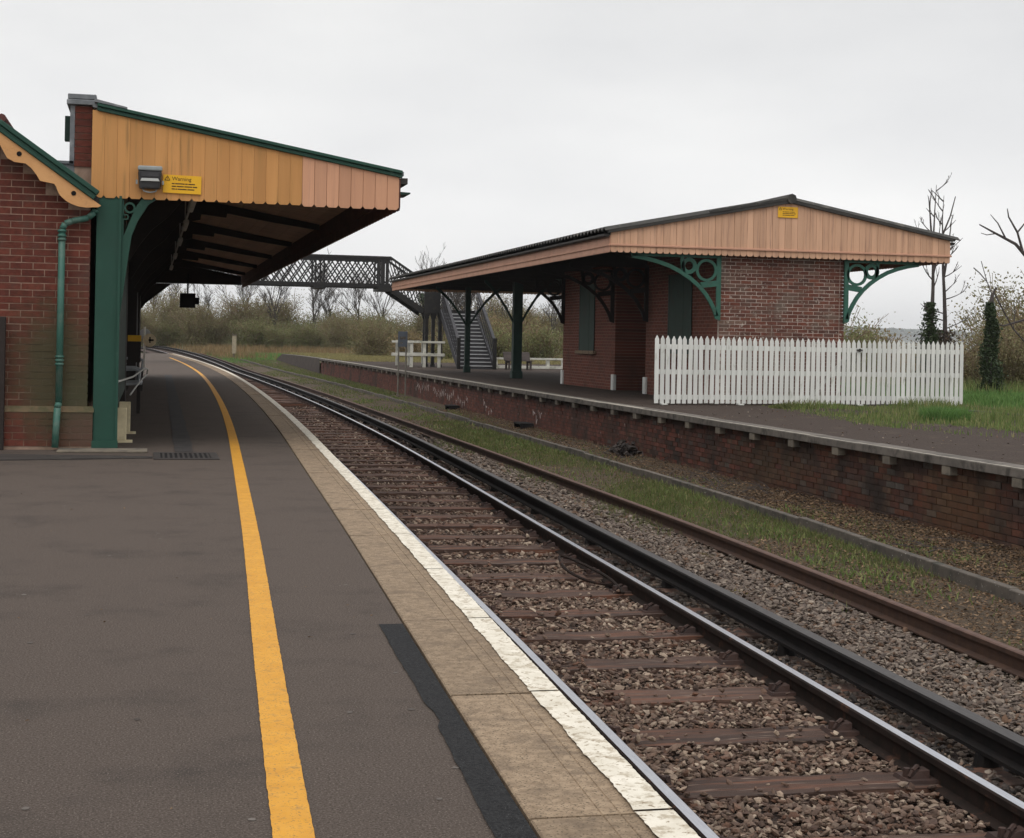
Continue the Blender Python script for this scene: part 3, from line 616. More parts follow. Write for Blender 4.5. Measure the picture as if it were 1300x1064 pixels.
def keep1(lt, Yv):
    on = (dsl(lt, Yv) < .172) & (lt > -1.95) & (lt < .45)
    cover = (lt < -1.22+.12*np.sin(Yv*5))                                            # stones lie over the sleeper ends near the platform
    keep_on = RNG.random(len(lt)) < np.where(cover & (Yv < 14), .6, .028)
    return (~on | keep_on) & ~((np.abs(lt) < .085) | (np.abs(lt+1.55) < .085))
bal('ballast', [(3.4, 9, 1750, .009, .025), (9, 15, 1150, .010, .028), (15, 26, 480, .014, .033), (26, 50, 150, .02, .042)], -2.3, .28, 'stone', lambda lt, Yv: np.where((dsl(lt, Yv) < .175) & (lt > -1.95) & (lt < .45), -.914, -.952-.016*np.clip((Yv-9)/8, 0, 1)), keep1,
    'brown broken stone ballast packed between the sleepers')
bal('ballast', [(4.5, 12, 1500, .009, .027), (12, 18, 900, .011, .030), (18, 30, 330, .018, .040), (30, 60, 70, .028, .05)], .28, 1.72, 'stone_grey', lambda lt, Yv: np.where(lt < .62, -.955, -.945-.035*np.abs(lt-1.1)), lambda lt, Yv: np.where((lt < .6) | (Yv > 34), RNG.random(len(lt)) < .6, True) & (RNG.random(len(lt)) < np.clip(1.35-np.maximum(0, Yv-14)*.012-np.maximum(0, lt-1.3)*1.2*(Yv > 13), .15, 1)),
    'grey brown gravel between the third rail and the rusty rail')
bal('ballast', [(4.5, 12, 700, .014, .032), (12, 18, 420, .016, .036), (18, 34, 160, .024, .045)], .07, .66, 'stone_dark', lambda lt, Yv: np.full(len(lt), -.94), lambda lt, Yv: (np.abs(lt-.415) > .07) & (RNG.random(len(lt)) < .75), 'dark oily stones lying between the running rail and the third rail')

# ---- blades, leaves
def blades(name, X, Yv, Z, h, w, mat, label=None, lean=.5, parent=None, only=False):
    k = len(X); a = RNG.uniform(0, 2*math.pi, k); la = RNG.uniform(0, 2*math.pi, k); le = RNG.uniform(0, lean, k)*h
    dx, dy = np.cos(a)*w/2, np.sin(a)*w/2
    B0 = np.stack([X-dx, Yv-dy, Z], 1); B1 = np.stack([X+dx, Yv+dy, Z], 1)
    mx_, my_ = X+np.cos(la)*le*.35, Yv+np.sin(la)*le*.35
    M0 = np.stack([mx_-dx*.7, my_-dy*.7, Z+h*.55], 1); M1 = np.stack([mx_+dx*.7, my_+dy*.7, Z+h*.55], 1)
    T = np.stack([X+np.cos(la)*le, Yv+np.sin(la)*le, Z+h], 1)
    V = np.stack([B0, B1, M0, M1, T], 1).reshape(-1, 3); o = (np.arange(k)*5)[:, None]
    F = np.concatenate([o+np.array([0, 1, 3]), o+np.array([0, 3, 2]), o+np.array([2, 3, 4])])
    return np_mesh(name, V, F, mat, np.repeat(RNG.random(k), 5), kind='stuff', label=label)
def flakes(name, X, Yv, Z, s, mat, label=None):
    k = len(X); Q = np.array([(-1, -.55, 0), (.2, -.7, .25), (1, .1, 0), (.1, .6, .3)])
    V = np.repeat(Q[None], k, 0)*RNG.uniform(.7, 1.2, (k, 4, 1)); Rm = rotm(k); Rm[:, 2, :2] *= .45
    V = np.einsum('kij,kvj->kvi', Rm, V)*s[:, None, None]+np.stack([X, Yv, Z], 1)[:, None, :]
    o = (np.arange(k)*4)[:, None]
    np_mesh(name, V.reshape(-1, 3), np.concatenate([o+np.array([0, 1, 2]), o+np.array([0, 2, 3])]), mat, np.repeat(RNG.random(k), 4), kind='stuff', label=label)
def patchy(X, Yv, s, seed):
    r = np.random.default_rng(seed); v = np.zeros(len(X))
    for i in range(5):
        a = r.uniform(0, 2*math.pi); f = s*r.uniform(.6, 1.8); v += np.sin((X*math.cos(a)*2.2+Yv*math.sin(a)*.8)*f+r.uniform(0, 6))
    return v/2.2
# leaf litter on both sides of the kerb
Yv = np.concatenate([RNG.uniform(9, 22, 15000), RNG.uniform(22, 48, 9000)]); f_ = RNG.random(len(Yv))
X = kerb(Yv)+.18+f_*(redge(Yv)+WALLX-kerb(Yv)-.2); flakes('leaf_litter', X, Yv, -.965+.09*f_+RNG.uniform(0, .03, len(X)), RNG.uniform(.014, .032, len(X)), 'dead_leaf', 'brown dead leaves drifted along the foot of the right platform wall')
Yv = np.concatenate([RNG.uniform(8, 17, 7500), RNG.uniform(17, 44, 6500)]); f_ = RNG.random(len(Yv)); X = rusty(Yv)+.08+f_*(kerb(Yv)-rusty(Yv)-.1)
flakes('leaf_litter', X, Yv, -.975+RNG.uniform(0, .025, len(X)), RNG.uniform(.013, .028, len(X)), 'dead_leaf', 'brown leaves lying between the rusty rail and the concrete trough')
# green grass between the rusty rail and the trough
Yv = np.concatenate([RNG.uniform(9, 14, 2600), RNG.uniform(14, 24, 26000), RNG.uniform(24, 42, 24000), RNG.uniform(42, 66, 5000), RNG.uniform(66, 112, 9000)]); f_ = RNG.random(len(Yv)); X = rusty(Yv)+.06+f_*(kerb(Yv)-rusty(Yv)-.08)
k = (patchy(X, Yv, .8, 5)*1.2+np.where((Yv > 17) & (Yv < 38), .6, -.45)+np.where(Yv > 64, .9, 0)) > RNG.normal(.2, .55, len(X)); X, Yv = X[k], Yv[k]
blades('grass', X, Yv, -.99+rise(Yv), RNG.uniform(.025, .10, len(X)), RNG.uniform(.006, .013, len(X))*np.where(Yv > 30, 1.8, 1), 'grass_track', 'short green grass growing between the rusty rail and the trough', .8)
Yv = RNG.uniform(12, 40, 7000); f_ = RNG.uniform(0, 1, len(Yv)); X = rusty(Yv)-.06-.45*f_**2
k = patchy(X, Yv, .9, 9) > RNG.normal(.55, .4, len(X)); X, Yv = X[k], Yv[k]
blades('grass', X, Yv, np.full(len(X), -.985), RNG.uniform(.04, .12, len(X)), RNG.uniform(.006, .012, len(X)), 'grass_track', 'sparse tufts of grass along the gravel side of the rusty rail', .8)
Yv = np.concatenate([RNG.uniform(60, 118, 16000)]); X = kerb(Yv)+.15+RNG.random(len(Yv))*(redge(Yv)-kerb(Yv)-.1)
blades('grass', X, Yv, -.98+rise(Yv), RNG.uniform(.05, .16, len(X)), RNG.uniform(.02, .035, len(X)), 'grass_track', 'green grass at the foot of the far platform ramp', .7)
Yv = np.concatenate([RNG.uniform(9, 20, 9000), RNG.uniform(20, 60, 14000)]); f_ = RNG.random(len(Yv)); X = rusty(Yv)+.08+f_*(redge(Yv)-rusty(Yv)-.1)
k = (patchy(X, Yv, 1.5, 41) > RNG.normal(.40, .40, len(X))) & (np.abs(X-kerb(Yv)-.05) > .08); X, Yv, f_ = X[k], Yv[k], f_[k]
blades('weeds', X, Yv, -.985+.05*f_, RNG.uniform(.02, .08, len(X)), RNG.uniform(.010, .022, len(X))*np.where(Yv > 30, 1.6, 1), 'grass_blade', 'low green weeds dotted through the leaf litter between the rusty rail and the far platform', 1.1)
# mossy cushions in the gravel
for (mx0, my0, rr_) in ((5.35, 16.8, .2), (5.65, 19.2, .22), (5.15, 13.2, .12), (5.7, 15.6, .14), (5.3, 22.5, .2)):
    k = 700; a = RNG.uniform(0, 2*math.pi, k); q = np.sqrt(RNG.random(k))*rr_; X = mx0+np.cos(a)*q; Yv = my0+np.sin(a)*q*2.0
    blades('moss', X, Yv, np.full(k, -.975), RNG.uniform(.02, .06, k)*(1.2-q/rr_), RNG.uniform(.008, .014, k), 'moss', 'yellow brown moss cushion among the gravel stones', .9)

# twigs and debris at the wall foot
m = MB(); rg = random.Random(11)
for i in range(90):
    y = rg.uniform(12, 30) if i < 60 else rg.uniform(21, 24.5); f_ = rg.random(); x = kerb(y)+.2+f_*(redge(y)-kerb(y)-.2); a = rg.uniform(0, 3.14); l = rg.uniform(.15, .55); z = -.94+.08*f_
    p = Vector((x, y, z)); q = p+Vector((math.cos(a)*l, math.sin(a)*l, rg.uniform(-.01, .1)))
    m.tube(p, (p+q)/2+Vector((0, 0, rg.uniform(0, .03))), .006, .005, 4); m.tube((p+q)/2+Vector((0, 0, .015)), q, .005, .003, 4)
m.build('fallen_twigs', 'bark_dead', label='dead twigs scattered on the leaf litter below the right platform', kind='stuff')
k = 260; stones('rubble', redge(29.3)-.12+RNG.normal(0, .10, k), 29.3+RNG.normal(0, .22, k), -.93+np.abs(RNG.normal(0, .10, k)), RNG.uniform(.02, .07, k), 'stone_dark', 'heap of dark rubble against the right platform wall')
for i, (y, w, h, lab) in enumerate(((38.2, .40, .15, 'black catch pit opening at the wall foot below the window'), (48.3, .40, .14, 'small black catch pit at the wall foot beside the graffiti'))):
    e = empty('catch_pit', (redge(y)-.12, y, -.93), lab, 'catch pit', 'catch pits at the platform wall foot')
    m = MB()
    m.box((-.16, -w, -.05), (.16, -w+.05, h*.8)); m.box((-.16, w-.05, -.05), (.16, w, h*.9)); m.box((-.18, -w, h*.8), (.16, w, h*.8+.04)); bevel(m.build('frame', 'gap_black', e), .01)
    m = MB(); m.box((-.02, -w+.05, -.05), (.10, w-.05, h*.8)); m.build('opening', 'gap_black', e)
# cable loop lying across the rail
m = MB(); P = [(4.02, 13.0, -.90), (4.06, 13.6, -.86), (4.0, 14.4, -.83), (3.95, 14.9, -.84), (3.85, 14.3, -.88), (3.9, 13.7, -.90), (4.1, 13.5, -.91), (4.45, 13.6, -.9)]
pts = []
for i in range(len(P)-1):
    for s in range(4):
        t = s/4; p0, p1, p2, p3 = P[max(0, i-1)], P[i], P[i+1], P[min(len(P)-1, i+2)]
        pts.append(tuple(.5*(2*p1[q]+(-p0[q]+p2[q])*t+(2*p0[q]-5*p1[q]+4*p2[q]-p3[q])*t*t+(-p0[q]+3*p1[q]-3*p2[q]+p3[q])*t**3) for q in range(3)))
m.path(pts, .014, 6); m.build('cable', 'rail_brown', label='brown bonding cable looped beside the polished right-hand rail', cat='cable')

# ================================================================== LEFT STATION BUILDING
sb = empty('station_building', (0, 0, 0), 'red brick station building with ochre bargeboard and green drainpipe on the left', 'building')
WY = 17.42
m = MB()
m.prism([(-4.6, 0), (-.645, 0), (-.645, 2.62), (-2.75, 4.09), (-4.6, 2.8)], lambda a, b: (a, WY+.004, b), lambda a, b: (a, 22.0, b)); ew = m.build('end_wall', 'mortar', sb)
LH, LW = .0725, .235
m = MB(); m.box((-(LW/2-.0045), 0, 0), (LW/2-.0045, .1, LH-.009)); b_s = m.mesh('brick', 'brick_red')
m = MB(); m.box((-(LW/4-.0045), 0, 0), (LW/4-.0045, .1, LH-.009)); b_h = m.mesh('brick', 'brick_red')
xr = -.632
def course(z, x_right, x_left, y, odd, parent):
    x = x_right
    if odd: put('brick', b_h, parent, (x-LW/4, y+random.uniform(-.003, .003), z)); x -= LW/2
    while x > x_left:
        put('brick', b_s, parent, (x-LW/2, y+random.uniform(-.003, .003), z)); x -= LW
i = 0; z = .04
while z < .36: course(z, -.572, -1.72, WY-.05, i % 2, ew); z += LH; i += 1
zpl = z
while z < 3.36:
    xl = xr if z+.12 < 2.60 else xr-(z+.12-2.60)/.70
    course(z+.06, xr-LW*math.ceil((xr-xl)/LW-.01), -1.72, WY, i % 2, ew); z += LH; i += 1
m = MB(); m.prism([(WY-.055, zpl-.002), (WY+.02, zpl-.002), (WY+.02, zpl+.06), (WY-.004, zpl+.06)], lambda a, b: (-4.5, a, b), lambda a, b: (-.566, a, b)); m.build('plinth_course', 'plinth_stone', sb)
m = MB(); m.box((-4.5, WY-.042, 0), (-.578, WY+.02, zpl-.003)); m.build('plinth', 'mortar', sb)
# gable roof of the end block: ridge to the left, verge dropping to the canopy
PX, PZ = -2.75, 4.14; EX, EZ = -.575, 2.615
sl_ = (PZ-EZ)/(EX-PX)
m = MB()
for (x0, z0, x1, z1) in ((PX, PZ, EX+.02, EZ-.02), (PX, PZ, 2*PX-EX, EZ)):
    m.hexa([(x0, WY-.16, z0), (x1, WY-.16, z1), (x1, 22, z1), (x0, 22, z0)], [(x0, WY-.16, z0+.09), (x1, WY-.16, z1+.09), (x1, 22, z1+.09), (x0, 22, z0+.09)])
m.build('roof', 'roof_sheet', sb)
m = MB()
d = Vector((EX-PX, 0, EZ-PZ)).normalized(); nrm = Vector((-d.z, 0, d.x))*-1
if nrm.z < 0: nrm = -nrm
def on_verge(s, h, y): p = Vector((PX, y, PZ))+d*s+nrm*h; return (p.x, p.y, p.z)
Lv = Vector((EX-PX, 0, EZ-PZ)).length
for h0, h1, y0 in ((.015, .075, WY-.225), (.075, .125, WY-.25)):
    m.hexa([on_verge(0, h0, y0), on_verge(Lv-.05, h0, y0), on_verge(Lv-.05, h0, WY-.17), on_verge(0, h0, WY-.17)], [on_verge(0, h1, y0), on_verge(Lv-.05, h1, y0), on_verge(Lv-.05, h1, WY-.17), on_verge(0, h1, WY-.17)])
bevel(m.build('verge_trim', 'green_paint', sb), .006)
m = MB()                                                            # shaped bargeboard: scalloped lower edge, pierced by round holes
low = [(0, -.20)]
def lobes():
    out = []; per = .68
    for q in range(5, 0, -1):
        s0 = Lv+.10-per*q-.02
        P = [(0, .168), (.135, .106), (.2, .138), (.28, .176), (.36, .165), (.46, .109), (.535, .114), (.62, .14)] if q > 1 else [(0, .168), (.135, .106), (.17, .12), (.2, .142), (.235, .162), (.27, .172), (.335, .178), (.395, .172), (.475, .148), (.54, .112), (.59, .07)]
        out += [(s0+a_, .015-d_) for a_, d_ in P]
    return [p for p in out if p[0] > 0]
low = [(0, -.12)]+lobes()+[(Lv+.035, -.02), (Lv+.05, .012)]
top = [(Lv+.05, .012), (0, .012)]
poly = low+[(0, .012)]
m.prism(poly, lambda s, h: on_verge(s, h, WY-.20), lambda s, h: on_verge(s, h, WY-.172))
bb = m.build('bargeboard', 'ochre_trim', sb)
for q in range(1, 5):
    s0 = Lv+.09-.68*q+.34; m = MB(); p = on_verge(s0, -.052, WY-.205)
    m.tube(p, (p[0], WY-.199, p[2]), .026, .026, 14); m.build('round_hole', 'gap_black', bb)
m = MB(); m.tube((PX, WY-.25, PZ+.12), (PX, 22, PZ+.12), .1, .1, 8); m.build('ridge', 'roof_tile', sb)
for q in range(5):                                                  # red tile ends that show above the verge
    m = MB(); s0 = 1.35-.2*q; p = on_verge(s0, .15, WY-.1); m.tube(p, (p[0], 21.5, p[2]), .045, .045, 8); m.build('roof_tile', 'roof_tile', sb)
# downpipe
m = MB(); yb = WY-.095; px_ = -.925
m.path([(px_-.028, yb-.03, .03), (px_-.012, yb-.02, .45), (px_, yb, .5), (px_, yb, 2.34)], .036, 10)
m.path([(px_, yb, 2.34), (px_+.03, yb, 2.40), (px_+.10, yb, 2.43), (-.66, yb, 2.47), (-.60, yb, 2.53), (-.585, yb, 2.56)], .034, 10)
for z in (.90, .94, .98, 2.22, 2.26, 2.31): m.tube((px_, yb, z), (px_, yb, z+.022), .046, .046, 10)
dp = m.build('downpipe', 'green_pipe', sb)
for p_ in dp.data.polygons: p_.use_smooth = True
# dark framed door edge at the left
m = MB(); m.box((-1.62, WY-.13, 0), (-1.475, WY-.06, 1.40)); bevel(m.build('door_post', 'door_brown', sb), .006)
# step of stone under the post, iron channel along the wall foot
m = MB(); m.box((-.92, 16.95, 0), (-.0, 17.36, .022)); bevel(m.build('door_step', 'concrete', sb), .006)
# parapet and long side
pw = MB(); pw.box((-5.5, 22.01, 0), (-.66, 48.0, 2.73)); pw.build('main_wall', 'brickwork_parapet', sb)
m = MB(); m.box((-.82, WY+.09, 2.72), (-.645, 47.9, 3.68)); pr = m.build('parapet', 'mortar', sb)
m = MB(); m.box((-.09, 0, 0), (.09, .1, LH-.009)); b_p = m.mesh('brick', 'brick_red')
for i in range(9): put('brick', b_p, pr, (-.735+(.004 if i % 2 else 0), WY+.075, 3.03+i*LH))
m = MB(); m.box((-.91, WY+.02, 3.685), (-.60, 47.9, 3.74)); m.box((-.90, WY+.03, 3.745), (-.605, 47.9, 3.80)); bevel(m.build('parapet_cap', 'lead', sb), .006)
m = MB(); m.box((-.875, WY+.08, 3.05), (-.825, WY+.2, 3.684)); m.build('parapet_flashing', 'lead', sb)
m = MB(); m.box((-1.15, WY+.10, 2.62), (-.642, WY+.19, 3.05)); m.box((-1.17, WY+.08, 3.055), (-.83, WY+.3, 3.085)); m.build('lead_flashing', 'lead', sb)
m = MB(); m.box((-.95, WY+.5, 3.35), (-.88, WY+.62, 3.62)); m.build('rainwater_head', 'green_dark', sb)
# green timber screen at the canopy end, dark boarded front
m = MB(); m.box((-.578, WY-.02, .03), (-.325, 17.75, 2.72)); gp = bevel(m.build('end_post', 'green_paint', sb), .01, 2)
m = MB(); m.box((-.345, WY-.045, .04), (-.318, WY-.021, 2.72)); m.box((-.584, WY-.05, .0), (-.312, WY-.0215, .10)); m.build('post_moulding', 'green_paint', sb)
m = MB(); m.box((-.58, 17.76, .45), (-.335, 23.4, 2.74)); m.build('front_screen', 'green_dark', sb)
m = MB(); m.box((-.60, 23.41, .0), (-.33, 24.2, 2.74)); m.build('front_pier', 'door_brown', sb); m = MB(); m.box((-.60, 40.0, 0), (-.32, 43.4, 2.74)); m.build('front_wall', 'door_brown', sb)
m = MB(); m.box((-.64, 24.21, 0), (-.55, 39.99, 2.74)); m.build('recess_wall', 'green_dark', sb)

# ---- the left canopy
lc = empty('platform_canopy', (1.0, 17.4, 2.7), 'sloping platform canopy with scalloped ochre and pink end boards over the left platform', 'canopy')
LO = Vector((1.0, 17.4, 2.7))
def inlc(o): o.parent = lc; o.matrix_parent_inverse = Matrix.Translation(-LO); return o
CX0, CX1, CZ0, CZ1, CY0, CY1 = -.64, 2.675, 3.66, 3.075, 17.40, 47.9
def cz(x): return CZ0+(CZ1-CZ0)*(x-CX0)/(CX1-CX0)
def board_poly(x0, x1, zb, zt0, zt1, mid=.02, side=.035):
    w = x1-x0
    if mid < .015: return [(x0, zb+side), (x0+w*.17, zb), (x1-w*.17, zb), (x1, zb+side), (x1, zt1), (x0, zt0)]
    return [(x0, zb+side), (x0+w*.12, zb+mid*.6), (x0+w*.3, zb), (x1-w*.3, zb), (x1-w*.12, zb+mid*.6), (x1, zb+side), (x1, zt1), (x0, zt0)]
nb1, nb2 = 17, 8; xb = [CX0+(1.60-CX0)*i/nb1 for i in range(nb1+1)]+[1.60+(CX1-1.60)*i/nb2 for i in range(1, nb2+1)]
for i in range(len(xb)-1):
    pink = i >= nb1; g_ = .0016 if pink else .0007; x0, x1 = xb[i]+g_, xb[i+1]-g_
    dz = 0 if not pink else -.012; dy = random.uniform(-.003, .002)-(.004 if pink else 0)
    m = MB(); m.prism(board_poly(x0, x1, 2.695+dz, cz(x0)-.03, cz(x1)-.03, .014, .026), lambda a, b: (a, CY0-.012+dy, b), lambda a, b: (a, CY0+.012+dy, b))
    inlc(bevel(m.build('fascia_board', 'board_pink' if pink else 'board_ochre'), .002 if pink else .0008))
m = MB(); m.hexa([(CX0+.02, CY0+.014, 2.75), (CX1-.01, CY0+.014, 2.75), (CX1-.01, CY0+.05, 2.75), (CX0+.02, CY0+.05, 2.75)], [(CX0+.02, CY0+.014, cz(CX0)-.04), (CX1-.01, CY0+.014, cz(CX1)-.04), (CX1-.01, CY0+.05, cz(CX1)-.04), (CX0+.02, CY0+.05, cz(CX0)-.04)]); inlc(m.build('fascia_backing', 'soffit_beam'))
m = MB()
for (a, b, y0) in ((-.03, .012, CY0-.045), (.014, .05, CY0-.07)):
    m.hexa([(CX0+.05, y0, cz(CX0+.05)+a), (CX1+.03, y0, cz(CX1+.03)+a), (CX1+.03, CY0-.014, cz(CX1+.03)+a), (CX0+.05, CY0-.014, cz(CX0+.05)+a)], [(CX0+.05, y0, cz(CX0+.05)+b), (CX1+.03, y0, cz(CX1+.03)+b), (CX1+.03, CY0-.014, cz(CX1+.03)+b), (CX0+.05, CY0-.014, cz(CX0+.05)+b)])
inlc(bevel(m.build('verge_trim', 'green_paint'), .005))
m = MB(); m.hexa([(CX0, CY0-.01, cz(CX0)+.0), (CX1+.05, CY0-.01, cz(CX1+.05)), (CX1+.05, CY1, cz(CX1+.05)), (CX0, CY1, cz(CX0))], [(CX0, CY0-.01, cz(CX0)+.045), (CX1+.05, CY0-.01, cz(CX1+.05)+.045), (CX1+.05, CY1, cz(CX1+.05)+.045), (CX0, CY1, cz(CX0)+.045)]); inlc(m.build('roof', 'lead'))
m = MB(); m.hexa([(CX0+.02, CY0-.075, cz(CX0+.02)+.052), (CX0+.36, CY0-.075, cz(CX0+.36)+.052), (CX0+.36, CY0+.2, cz(CX0+.36)+.052), (CX0+.02, CY0+.2, cz(CX0+.02)+.052)], [(CX0+.02, CY0-.075, cz(CX0+.02)+.085), (CX0+.36, CY0-.075, cz(CX0+.36)+.07), (CX0+.36, CY0+.2, cz(CX0+.36)+.07), (CX0+.02, CY0+.2, cz(CX0+.02)+.085)]); inlc(m.build('lead_flashing', 'lead'))
# soffit boards run along the canopy, following the slope
for i in range(18):
    x0 = CX0+.03+(CX1-CX0-.05)*i/18; x1 = CX0+.03+(CX1-CX0-.05)*(i+1)/18-.006; o = -.035-random.uniform(0, .006)
    m = MB(); m.hexa([(x0, CY0+.06, cz(x0)+o), (x1, CY0+.06, cz(x1)+o), (x1, CY1-.05, cz(x1)+o), (x0, CY1-.05, cz(x0)+o)], [(x0, CY0+.06, cz(x0)-.005), (x1, CY0+.06, cz(x1)-.005), (x1, CY1-.05, cz(x1)-.005), (x0, CY1-.05, cz(x0)-.005)]); inlc(m.build('soffit_board', 'soffit_board'))
for y in (20.2, 25.2, 30.2, 35.2, 40.2, 45.2):          # iron rafters with curved haunches at the wall
    pts = [(-.30, cz(-.3)-.045), (2.60, cz(2.6)-.045), (2.60, cz(2.6)-.13), (1.9, cz(1.9)-.16), (1.15, cz(1.15)-.17), (1.14, cz(1.14)-.24), (.75, cz(.75)-.27), (.74, cz(.74)-.36), (.42, cz(.42)-.48), (.2, 2.72), (.0, 2.55), (-.15, 2.35), (-.30, 2.1)]
    m = MB(); m.prism(pts, lambda a, b: (a, y-.06, b), lambda a, b: (a, y+.06, b)); inlc(m.build('rafter', 'soffit_beam'))
# outer valance along the track, seen from behind
m = MB(); m.box((CX1-.035, CY0+.06, 2.83), (CX1-.005, CY1, cz(CX1)-.01)); inlc(m.build('valance_beam', 'valance_brown'))
vm_ = MB(); nv = 118
for i in range(nv):
    y0 = CY0+.012+(CY1-CY0-.02)*i/nv; y1 = CY0+.012+(CY1-CY0-.02)*(i+1)/nv-.006
    vm_.prism(board_poly(y0, y1, 2.685, 3.04, 3.04, .014, .032), lambda a, b: (CX1-.004, a, b), lambda a, b: (CX1+.02, a, b))
inlc(vm_.build('valance_boards', 'valance_brown', kind='stuff'))
m = MB(); m.prism([(-.66, 2.78), (CX1-.04, 2.78), (CX1-.04, cz(CX1)-.04), (-.66, cz(-.66)-.04)], lambda a, b: (a, CY1-.08, b), lambda a, b: (a, CY1-.04, b)); inlc(m.build('far_valance', 'soffit_beam'))
m = MB(); m.box((CX1+.02, CY0+.02, 2.98), (CX1+.10, CY1, 3.045)); inlc(m.build('gutter', 'gutter_black'))
m = MB(); m.hexa([(CX1+.02, CY0-.0, 2.855), (CX1+.13, CY0-.0, 2.87), (CX1+.13, CY0+.5, 2.87), (CX1+.02, CY0+.5, 2.855)], [(CX1+.02, CY0, 2.89), (CX1+.13, CY0, 2.885), (CX1+.13, CY0+.5, 2.885), (CX1+.02, CY0+.5, 2.89)]); inlc(m.build('gutter_end', 'green_dark'))
# bracket beside the green end post
m = MB(); arc = [(.06, 2.715), (-.04, 2.64), (-.15, 2.46), (-.21, 2.30), (-.245, 2.04), (-.285, 1.7), (-.318, 1.44)]
inn = [(-.10, 2.715), (-.16, 2.63), (-.24, 2.44), (-.30, 2.28), (-.322, 2.04), (-.323, 1.7), (-.324, 1.44)]
for p, q, p2, q2 in zip(arc, arc[1:], inn, inn[1:]):
    m.prism([p, q, q2, p2], lambda a, b: (a, WY-.012, b), lambda a, b: (a, WY+.035, b))
m.box((-.318, WY-.010, 1.62), (-.295, WY+.034, 2.715))
pbk = inlc(m.build('bracket', 'green_paint'))
for c_, r_, w_ in (((-.235, 2.60), .05, .022), ((-.275, 2.50), .025, .014)):
    m = MB(); m.ring(c_, r_, w_, WY-.010, WY+.03, 16); m.build('ring', 'green_paint', pbk)
m = MB(); m.prism([(-.3, 2.74), (.62, 2.74), (.5, 2.66), (-.16, 2.12), (-.28, 1.95), (-.30, 1.7)], lambda a, b: (a, 47.2, b), lambda a, b: (a, 47.3, b)); inlc(m.build('bracket', 'soffit_beam'))
m = MB(); m.box((-.42, 43.5, 0), (-.27, 47.6, 2.74)); inlc(m.build('far_post', 'soffit_beam'))

# flood lamp and warning sign on the fascia, strip lights, hanging box
fl = empty('flood_lamp', (-.03, CY0-.02, 2.79), 'grey square flood lamp hung on the ochre canopy boards', 'lamp')
fl.scale = (1.22, 1.0, 1.22)
m = MB(); m.box((-.10, -.10, .165), (.10, -.01, .205)); m.hexa([(-.085, -.11, .01), (.085, -.11, .01), (.095, -.02, .01), (-.095, -.02, .01)], [(-.10, -.13, .165), (.10, -.13, .165), (.105, -.02, .165), (-.105, -.02, .165)]); bevel(m.build('case', 'lamp_dark', fl), .012, 2)
m = MB(); m.box((-.105, -.145, .166), (.105, -.02, .207)); bevel(m.build('hood', 'lamp_case', fl), .012, 2)
m = MB(); m.box((-.075, -.134, .115), (.075, -.1225, .15)); m.build('glass', 'lamp_dark', fl)
m = MB(); m.hexa([(-.082, -.138, .075), (.082, -.138, .075), (.082, -.115, .075), (-.082, -.115, .075)], [(-.07, -.142, .098), (.07, -.142, .098), (.07, -.12, .098), (-.07, -.12, .098)]); m.build('reflector', 'lamp_reflector', fl)
m = MB(); m.path([(-.06, -.06, .012), (-.05, -.075, -.012), (0, -.08, -.022), (.05, -.075, -.012), (.06, -.06, .012)], .006, 6); m.box((-.12, -.08, .05), (-.104, -.03, .085)); m.box((.104, -.08, .05), (.12, -.03, .085)); m.build('bracket', 'lamp_case', fl)
def warn_sign(loc, w, h, label, tilt=0.):
    s = empty('warning_sign', loc, label, 'sign', None, None, (0, tilt, 0))
    m = MB(); m.box((0, -.012, 0), (w, 0, h)); m.build('plate', 'sign_yellow', s)
    def text(body, x, z, size):
        cu = bpy.data.curves.new('lettering', 'FONT'); cu.body = body; cu.size = size; cu.extrude = .0004; cu.materials.append(MATS['sign_ink']); cu.resolution_u = 2
        tmp = bpy.data.objects.new('lettering', cu); COL.objects.link(tmp); bpy.context.view_layer.update()
        me = bpy.data.meshes.new_from_object(tmp.evaluated_get(bpy.context.evaluated_depsgraph_get())); bpy.data.objects.remove(tmp)
        put('lettering', me, s, (x, -.0135, z), (R(90), 0, 0))
    text('Warning', w*.23, h*.70, h*.30)
    m = MB()
    for k, ws in enumerate(((.09, .26, .08, .19), (.13, .2, .22, .13), (.1, .06, .25, .2))):
        x = .23
        for q in ws: m.box((w*x, -.0142, h*(.50-.15*k)), (w*(x+q-.015), -.0135, h*(.555-.15*k))); x += q
    c = (w*.115, h*.78); r0 = h*.16; T = [(c[0]+r0*math.cos(a), c[1]+r0*math.sin(a)) for a in (R(90), R(210), R(330))]
    for a, b in zip(T, T[1:]+T[:1]): m.tube((a[0], -.0138, a[1]), (b[0], -.0138, b[1]), h*.018, h*.018, 4)
    m.box((c[0]-h*.012, -.0142, c[1]-h*.03), (c[0]+h*.012, -.0135, c[1]+h*.07)); m.build('print', 'sign_ink', s)
    return s
warn_sign((.105, CY0-.02, 2.775), .405, .195, 'yellow Warning plate beside the flood lamp on the ochre boards', R(1.0))

